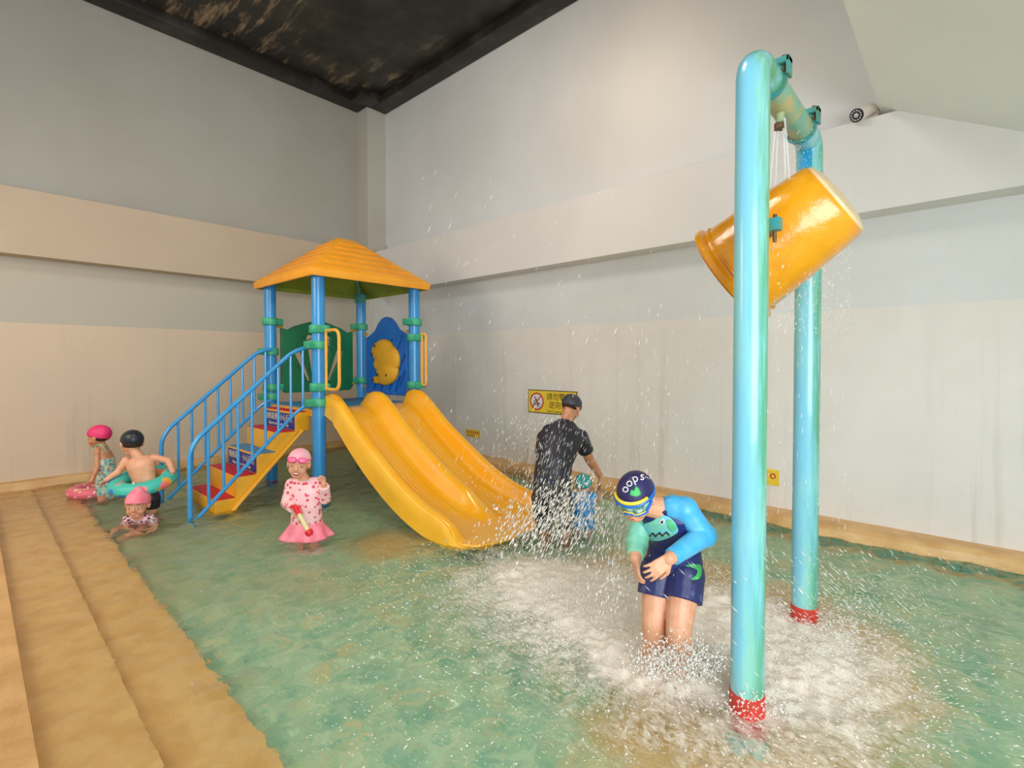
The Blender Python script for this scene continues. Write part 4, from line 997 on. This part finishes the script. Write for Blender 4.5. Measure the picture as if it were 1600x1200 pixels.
# ---- girl in pink spotted top
def make_girl():
    D = 4.70
    e = empty('person', floorpt(Q(478, 800, D)), 'laughing child in pale pink cap and pink spotted top with coral skirt', 'person')
    J = dict(pelvis=Q(479, 818, D+.02), neckb=Q(475, 747, D), waist=Q(479, 788, D), sh=[Q(456, 757, D-.02), Q(495, 755, D)],
             el=[Q(448, 786, D-.02), Q(508, 779, D-.02)], wr=[Q(459, 794, D-.18), Q(506, 756, D-.12)], hip=[Q(469, 828, D), Q(490, 828, D)],
             kn=[Q(469, 858, D-.03), Q(490, 858, D-.03)], an=[Q(470, 885, D), Q(491, 885, D)])
    J['an'] = [Vector((a.x, a.y, FZ+.05)) for a in J['an']]; J['toe'] = [a+D3(.1, -1, 0)*.11 for a in J['an']]
    S = dict(hip=(.13, .095), waist=(.122, .09), chest=(.13, .09), sho=(.118, .07), neck=(.05, .047)); ar = (.045, .038, .026); lr = (.062, .045, .032)
    hd = Head(Q(467, 724, D-.06), D3(.22, -.95, -.05), D3(.12, 0, 1), .275)
    hands = [(D3(.5, -.3, -.35), D3(0, -.6, -.5), 1, .66, .9, .15, 1), (D3(-.05, -.1, 1), D3(-.3, -.9, 0), -1, .66, 1.1, .12, 1)]
    b = body(e, J, S, hd, .62, 'skin', .0045, hands, True, ar, lr); hd.face(b, e, True)
    g = G(); g.loft(torso_secs(J, S, .016, -.06, .97), 22)
    for i in (0, 1): sleeve(g, J, i, 1.86, ar, .014, .008); g.sph(J['el'][i], ar[1]+.017)
    blob('rash_top', g, 'pink_dots', e, .006, 3, 'pale pink top with red spots')
    vs = []; nt = 60; c0 = J['pelvis']
    for j in range(9):
        t = j/8
        for i in range(nt):
            a = 2*PI*i/nt; w_ = 1+.07*math.sin(a*9)*t+.04*math.sin(a*5+1)*t; rx = (.135+.105*t)*w_; ry = (.105+.085*t)*w_
            vs.append(c0+Z*(.035-.155*t+.008*math.sin(a*9)*t)+RT*rx*math.cos(a)+FH*ry*math.sin(a))
    fs = [(j*nt+i, j*nt+(i+1) % nt, (j+1)*nt+(i+1) % nt, (j+1)*nt+i) for j in range(8) for i in range(nt)]
    sk = part('skirt', G().add(vs, fs), 'coral_pink', e, label='flared coral pink skirt', sharp=80); md = sk.modifiers.new('s', 'SOLIDIFY'); md.thickness = .004
    g = G(); g.loft(torso_secs(J, S, .008, -.22, .06), 20)
    blob('swim_shorts', g, 'coral_pink', e, .006, 2)
    hd.cap(e, 'pale_pink', low=.66, back=.30, label='pale pink swim cap', puff=1.06)
    go = None
    for q in (-1, 1):
        c = hd.p(q*.16, .37, .70); g = G(); rr = .115*hd.h
        n_ = (hd.f+hd.r*q*.25+hd.u*.35).normalized(); a_ = n_.orthogonal().normalized(); a_ = (hd.r-n_*hd.r.dot(n_)).normalized(); b_ = n_.cross(a_)
        pts = [c+a_*rr*1.15*math.cos(t)+b_*rr*.72*math.sin(t) for t in np.linspace(0, 2*PI, 19)]
        if go is None: go = part('goggles', G().tube(pts, .006, 6), 'pink_goggles', e, label='pink goggles pushed up on the cap')
        else: part('eyecup', G().tube(pts, .006, 6), 'pink_goggles', go)
        part('lens', G().ell(c, a_*rr*1.1, n_*.008, b_*rr*.68, 14, 6), 'pink_lens', go)
    pts = [hd.p(.37*math.sin(a), -.05+.44*math.cos(a), .69-.10*(1-math.cos(a))*.3) for a in np.linspace(.75, 2*PI-.75, 25)]
    part('strap', G().tube(pts, .006, 6), 'pink_goggles', go); part('bridge', G().tube([hd.p(-.05, .41, .70), hd.p(.05, .41, .70)], .005, 6), 'pink_goggles', go)
    # toy water shooter in the left-hand side of the picture
    a = Q(461, 792, D-.22); b2 = Q(484, 834, D-.24); d = (b2-a).normalized()
    t = empty('water_shooter', a, 'red and cream tube water toy held before the pink spotted top', 'toy')
    part('barrel', G().tube([a+d*.06, a+d*.24], [.021, .021], 16), 'toy_cream', t, label='cream barrel')
    g = G().tube([a-d*.02, a+d*.07], [.016, .026], 14).tube([a-RT*.035, a+RT*.04], .013, 10, True).tube([a+RT*.035, a+d*.06+RT*.03], .01, 8, True)
    part('handle', g, 'toy_red', t, label='red grip')
    part('nozzle', G().lathe(a+d*.235, d, [(0, .022), (.01, .034), (.04, .034), (.06, .02)], 14), 'toy_red', t, label='red end piece')
make_girl()

# ---- boy with aqua ring
def make_ringboy():
    D = 5.45
    e = empty('person', floorpt(Q(222, 790, D)), 'bare-backed child in black cap standing inside an aqua swim ring', 'person')
    J = dict(pelvis=Q(229, 768, D), neckb=Q(217, 712, D+.02), waist=Q(224, 745, D), sh=[Q(197, 719, D), Q(240, 715, D+.05)],
             el=[Q(184, 738, D-.08), Q(264, 720, D+.08)], wr=[Q(166, 750, D-.16), Q(270, 737, D+.06)], hip=[Q(219, 778, D), Q(238, 778, D)],
             kn=[Q(219, 800, D+.03), Q(238, 800, D+.03)], an=[Q(219, 820, D), Q(240, 820, D)])
    J['an'] = [Vector((a.x, a.y, FZ+.05)) for a in J['an']]; J['toe'] = [a+D3(-.3, 1, 0)*.12 for a in J['an']]
    S = dict(hip=(.12, .095), waist=(.118, .085), chest=(.142, .092), sho=(.135, .07), neck=(.054, .05)); ar = (.042, .035, .026); lr = (.066, .048, .034)
    hd = Head(Q(206, 692, D+.02), D3(-.75, .55, -.2), D3(0, .05, 1), .285)
    hands = [(D3(-.7, .2, -.6), D3(0, 0, -1), -1, .66, .3, .3, 1), (D3(-.1, .2, -.9), D3(-.8, -.3, 0), 1, .66, .3, .3, 1)]
    b = body(e, J, S, hd, .65, 'skin', .0048, hands, False, ar, lr); hd.face(b, e)
    g = G(); g.loft(torso_secs(J, S, .010, -.22, .06), 20)
    for i in (0, 1): trouser(g, J, i, .65, lr, .012, .006)
    blob('swim_shorts', g, 'black_cloth', e, .006, 2, 'black swim shorts')
    hd.cap(e, 'black_cap', low=.60, back=.28, label='black swim cap')
    g = G(); hd.e(g, 0, -.12, .40, .31, .30, .12); part('hair', g, 'hair', e)
    c = Q(224, 751, D); tilt = D3(.02, -.22, .97); a_ = (RT-tilt*RT.dot(tilt)).normalized(); b_ = tilt.cross(a_)
    return c, a_, b_, tilt
def ring(name, c, a_, b_, up_, R, r, m, label, loc):
    e = empty(name, loc, label, 'swim ring'); nu, nv = 56, 20; vs = []
    for i in range(nu):
        t = 2*PI*i/nu; d = a_*math.cos(t)+b_*math.sin(t)
        for j in range(nv):
            s = 2*PI*j/nv; rr = r*(1+.02*math.sin(i*PI)+.012*(1 if i % 2 else -1)*(1 if abs(math.cos(s)) > .8 else 0)); vs.append(c+d*(R+rr*math.cos(s))+up_*rr*.85*math.sin(s))
    fs = [(i*nv+j, ((i+1) % nu)*nv+j, ((i+1) % nu)*nv+(j+1) % nv, i*nv+(j+1) % nv) for i in range(nu) for j in range(nv)]
    tube = part('inflated_tube', G().add(vs, fs), m, e, sharp=80)
    pts = [c+(a_*math.cos(t)+b_*math.sin(t))*(R+r*.995)*1.0 for t in np.linspace(0, 2*PI, 57)]
    part('seam', G().tube(pts, .004, 5), m, tube)
    v = c+(a_*.3-b_*.95).normalized()*R+up_*r*.8; part('valve', G().tube([v, v+up_*.025], .012, 10), 'white_metal', tube)
    return tube
c, a_, b_, t_ = make_ringboy()
tb = ring('swim_ring', c, a_, b_, t_, .232, .085, 'ring_aqua', 'aqua printed swim ring worn by the child in black cap', (c.x, c.y, c.z-.15))

# ---- girl with pink ring
def make_ringgirl():
    D = 6.0
    e = empty('person', floorpt(Q(164, 770, D+.1)), 'child in hot pink cap and printed swimsuit, profile, leaning on pink ring', 'person')
    J = dict(pelvis=Q(167, 765, D+.08), neckb=Q(160, 696, D+.05), waist=Q(166, 735, D+.06), sh=[Q(152, 704, D-.03), Q(167, 704, D+.14)],
             el=[Q(152, 730, D-.09), Q(163, 730, D+.2)], wr=[Q(143, 752, D-.16), Q(150, 752, D+.16)], hip=[Q(163, 772, D+.03), Q(171, 772, D+.14)],
             kn=[Q(158, 790, D+.0), Q(166, 790, D+.12)], an=[Q(166, 808, D+.06), Q(172, 806, D+.14)])
    J['an'] = [Vector((a.x, a.y, FZ+.05)) for a in J['an']]; J['toe'] = [a+D3(-1, -.1, 0)*.12 for a in J['an']]
    S = dict(hip=(.115, .105), waist=(.10, .085), chest=(.115, .088), sho=(.095, .06), neck=(.042, .04)); ar = (.034, .028, .021); lr = (.06, .045, .032)
    hd = Head(Q(154, 682, D+.04), D3(-.98, -.15, -.05), D3(-.08, 0, 1), .275)
    hands = [(D3(-.85, -.2, -.25), D3(0, 0, -1), 1, .64, .2, .3, 1), (D3(-.9, -.1, -.2), D3(0, 0, -1), -1, .64, .2, .3, 1)]
    b = body(e, J, S, hd, .62, 'skin_tan', .005, hands, False, ar, lr); hd.face(b, e)
    g = G(); g.loft(torso_secs(J, S, .008, -.22, .72), 20)
    su = blob('swimsuit', g, 'print_suit', e, .006, 2, 'aqua printed swimsuit')
    for i in (0, 1):
        s_ = J['sh'][i].lerp(J['neckb'], .45); top = s_+Z*.04; ch = J['neckb'].lerp(J['pelvis'], .30); sd = (J['sh'][i]-J['neckb']).normalized()
        fwd = D3(-1, -.1, 0); pts = bez([ch+fwd*.085+sd*.045, s_+fwd*.05+Z*.01, top, s_-fwd*.05+Z*.0, ch-fwd*.08+sd*.03], 6); part('strap', G().tube(pts, .008, 6), 'mint_sleeve', su)
    hd.cap(e, 'hot_pink', low=.64, back=.34, label='hot pink ruffled swim cap', puff=1.08, ridges=1)
    g = G(); hd.e(g, 0, -.13, .42, .32, .29, .15); part('hair', g, 'hair', e)
make_ringgirl()
c = Q(152, 764, 6.25); c.z = .05
ring('swim_ring', c, RT, FH, Z, .225, .08, 'ring_pink', 'pink glittery swim ring floating flat by the left curb', (c.x, c.y, 0))

# ---- swimmer up to the chest
def make_swimmer():
    D = 5.2
    e = empty('person', floorpt(Q(218, 820, D)), 'child in coral cap sunk to the shoulders in water near the steps', 'person')
    nb = Q(217, 808, D); ch = nb+Vector((0, 0, -.02))
    pel = nb+D3(0, .22, -.6)*.26; pel.z = FZ+.10
    J = dict(pelvis=pel, neckb=nb, sh=[Q(199, 813, D), Q(236, 811, D+.05)], el=[Q(196, 835, D-.14), Q(244, 833, D-.06)], wr=[Q(214, 850, D-.24), Q(228, 852, D-.22)],
             hip=[pel-RT*.06, pel+RT*.06], kn=[pel-RT*.12+D3(0, -1, 0)*.26+Z*.05, pel+RT*.14+D3(0, -1, 0)*.26+Z*.05], an=[pel-RT*.05+D3(0, -1, 0)*.42-Z*.03, pel+RT*.1+D3(0, -1, 0)*.42-Z*.03])
    for k_ in ('el', 'wr'):
        for q in J[k_]: q.z = max(q.z, FZ+.06)
    J['an'] = [Vector((a.x, a.y, FZ+.05)) for a in J['an']]; J['toe'] = [a+D3(0, -1, 0)*.1 for a in J['an']]
    S = dict(hip=(.11, .09), waist=(.105, .08), chest=(.12, .085), sho=(.12, .065), neck=(.046, .044)); ar = (.036, .03, .022); lr = (.058, .045, .032)
    hd = Head(Q(215, 788, D-.02), D3(.32, -.92, -.05), D3(.05, 0, 1), .29)
    hands = [(D3(.7, -.5, 0), D3(0, 0, -1), -1, .64, .3, .3, 1), (D3(-.4, -.8, 0), D3(0, 0, -1), 1, .64, .3, .3, 1)]
    b = body(e, J, S, hd, .62, 'skin', .0048, hands, False, ar, lr); hd.face(b, e)
    g = G(); g.loft(torso_secs(J, S, .014, -.06, .97), 22)
    for i in (0, 1): sleeve(g, J, i, .7, ar, .012, .01)
    blob('rash_top', g, 'print_rash', e, .006, 2, 'pink top with dark patches')
    hd.cap(e, 'coral_pink', low=.64, back=.34, label='coral pink cap with peaked crown', puff=1.09, point=.13)
make_swimmer()

# ------------------------------------------------------------------ splash
def streaks(name, P, DIR, L, Wd, m, label, cat):
    n = len(P); P = np.array(P); DIR = np.array(DIR); DIR = DIR/np.linalg.norm(DIR, axis=1, keepdims=True)
    A = np.cross(DIR, np.array([.3, .5, .81])); A /= np.linalg.norm(A, axis=1, keepdims=True); B = np.cross(DIR, A)
    L = np.array(L)[:, None]; W_ = np.array(Wd)[:, None]
    V = np.stack([P-DIR*L, P+DIR*L, P+A*W_+DIR*L*.2, P+B*W_, P-A*W_-DIR*L*.15, P-B*W_+DIR*L*.1], 1).reshape(-1, 3)
    T_ = np.array([(0,2,3),(0,3,4),(0,4,5),(0,5,2),(1,3,2),(1,4,3),(1,5,4),(1,2,5)])
    Fc = (T_[None]+6*np.arange(n)[:, None, None]).reshape(-1, 3)
    me = bpy.data.meshes.new(name); me.from_pydata(V.tolist(), [], Fc.tolist()); me.shade_smooth()
    o = link(name, me, m, None); tag(o, label, cat, kind='stuff'); return o
rs = np.random.RandomState(11)
v3 = lambda v: np.array(v)
P, Dn, L, Wd = [], [], [], []
def add(p, d, l, wd): P.append(tuple(p)); Dn.append(tuple(d)); L.append(l); Wd.append(wd)
def gen(n, fpos, fdir, l0, l1, w0, w1):
    for _ in range(n):
        p = fpos()
        if p is None: continue
        add(p, fdir(p), rs.uniform(l0, l1), rs.uniform(w0, w1)*(1 if rs.rand() > .06 else 1.9))
C0 = Vector((-1.75, 2.9, 0))
def Pz0(p):
    d = p-EYE; q = EYE+d*(-(CH-.012)/d.z); return q if q.y < YB-.35 else None
# low spray over the foam
def low():
    while True:
        a, b, c, d, w_ = FOAM[rs.randint(len(FOAM))]; x = a+rs.randn()*c*1.35; y = b+rs.randn()*d*1.35
        if rs.rand() < w_+.25: return Vector((x, y, .005+abs(rs.randn())*.035))
gen(6500, low, lambda p: (Vector((p.x, p.y, 0))-C0)*.6+Z*rs.uniform(-.1, .55)+Vector(tuple(rs.randn(3)*.25)), .004, .017, .0012, .0032)
gen(1500, lambda: Pz0(Q(rs.uniform(480, 1600), rs.uniform(850, 1195), 1)), lambda p: D3(rs.randn(), rs.randn()*.5, abs(rs.randn())*.4), .003, .011, .0008, .0022)  # white flecks over open water, painting sparkles of light on the ripples
# burst thrown towards the man and the slide
def burst():
    t = rs.rand()**.8; px = 876+rs.randn()*40-25*t+70*(rs.rand()-.3); py = 850-rs.rand()*95*(1-abs(px-900)/240)+rs.randn()*16; return Q(px, py, rs.uniform(3.0, 4.3))
gen(1500, burst, lambda p: D3(.45+rs.randn()*.12, .1, .85), .008, .03, .002, .0055)
gen(700, lambda: Q(970+rs.randn()*28, rs.uniform(800, 960), rs.uniform(2.7, 3.6)), lambda p: D3(.2+rs.randn()*.1, .1, .95), .008, .026, .0015, .004)
streaks('water_splash', P, Dn, L, Wd, 'drop', 'white spray leaping from the foaming pool around the bending child, with painted glints on the water', 'water')
P, Dn, L, Wd = [], [], [], []
def Pz1(p):
    q = Pz0(p)
    return None if q is None else q+Z*abs(rs.randn())*.045
# crown at the legs
gen(3000, lambda: Q(1065+rs.randn()*38, 1035+rs.randn()*18, rs.uniform(2.35, 2.75)), lambda p: Vector(tuple(rs.randn(3)))+Z*1.2, .004, .015, .0015, .0048)
gen(2600, lambda: Pz1(Q(935+rs.randn()*75, 945+rs.randn()*32, 1)), lambda p: Vector(tuple(rs.randn(3)*.6))+Z, .003, .012, .0015, .0042)
gen(1200, lambda: Pz1(Q(1290+rs.randn()*60, 985+rs.randn()*45, 1)), lambda p: D3(.8, -.4, -.1)+Vector(tuple(rs.randn(3)*.3)), .005, .018, .0012, .003)
gen(500, lambda: Q(1180+rs.randn()*30, 1100+rs.randn()*14, rs.uniform(2.2, 2.5)), lambda p: Vector(tuple(rs.randn(3)))+Z, .004, .012, .0015, .004)
streaks('water_splash', P, Dn, L, Wd, 'drop', 'white crown of splash round the bending child legs', 'water')
P, Dn, L, Wd = [], [], [], []
# falling curtain below the bucket
gen(520, lambda: Q(rs.uniform(985, 1330), rs.uniform(470, 1000), rs.uniform(2.45, 3.3)), lambda p: D3(rs.randn()*.05, 0, 1), .006, .028, .0006, .0018)
gen(500, lambda: Q(1225+rs.randn()*45, rs.uniform(200, 330), rs.uniform(2.7, 3.0)), lambda p: Vector(tuple(rs.randn(3)))*.4+Z, .002, .008, .001, .002)
gen(500, lambda: Q(rs.uniform(1200, 1330), rs.uniform(380, 520), rs.uniform(2.5, 3.0)), lambda p: D3(.3, 0, 1), .004, .014, .0008, .002)
gen(190, lambda: Q(rs.uniform(640, 1130), rs.uniform(260, 760), rs.uniform(3.0, 4.6)), lambda p: D3(.4+rs.randn()*.06, 0, .9), .014, .045, .0008, .0020)
gen(700, lambda: Q(850+rs.randn()*50, rs.uniform(650, 800), rs.uniform(3.6, 4.3)), lambda p: D3(.3+rs.randn()*.06, 0, .9), .01, .03, .0008, .002)
gen(900, lambda: Q(1300+rs.randn()*120, rs.uniform(860, 1180), rs.uniform(2.1, 3.4)), lambda p: D3(.6, 0, -.6), .008, .03, .001, .0022)
streaks('falling_drops', P, Dn, L, Wd, 'drop', 'thin streaks of water falling from the tipped bucket', 'water')
# sheet from the bucket mouth and trickles from the nozzle
ws = empty('water_trickle', (PXx, 2.93, 2.93), 'thin trickles of water running from the crossbar nozzle', 'water')
for i in range(5):
    a = rs.randn()*.012; b = rs.randn()*.012; g = G().tube([T(PXx+a, 2.93+b, 2.93), T(PXx+a*1.6, 2.93+b*1.6, 2.78), T(PXx+a*2.4, 2.93+b*2, 2.52)], [.006, .004, .0025], 6); part('stream', g, 'stream', ws)
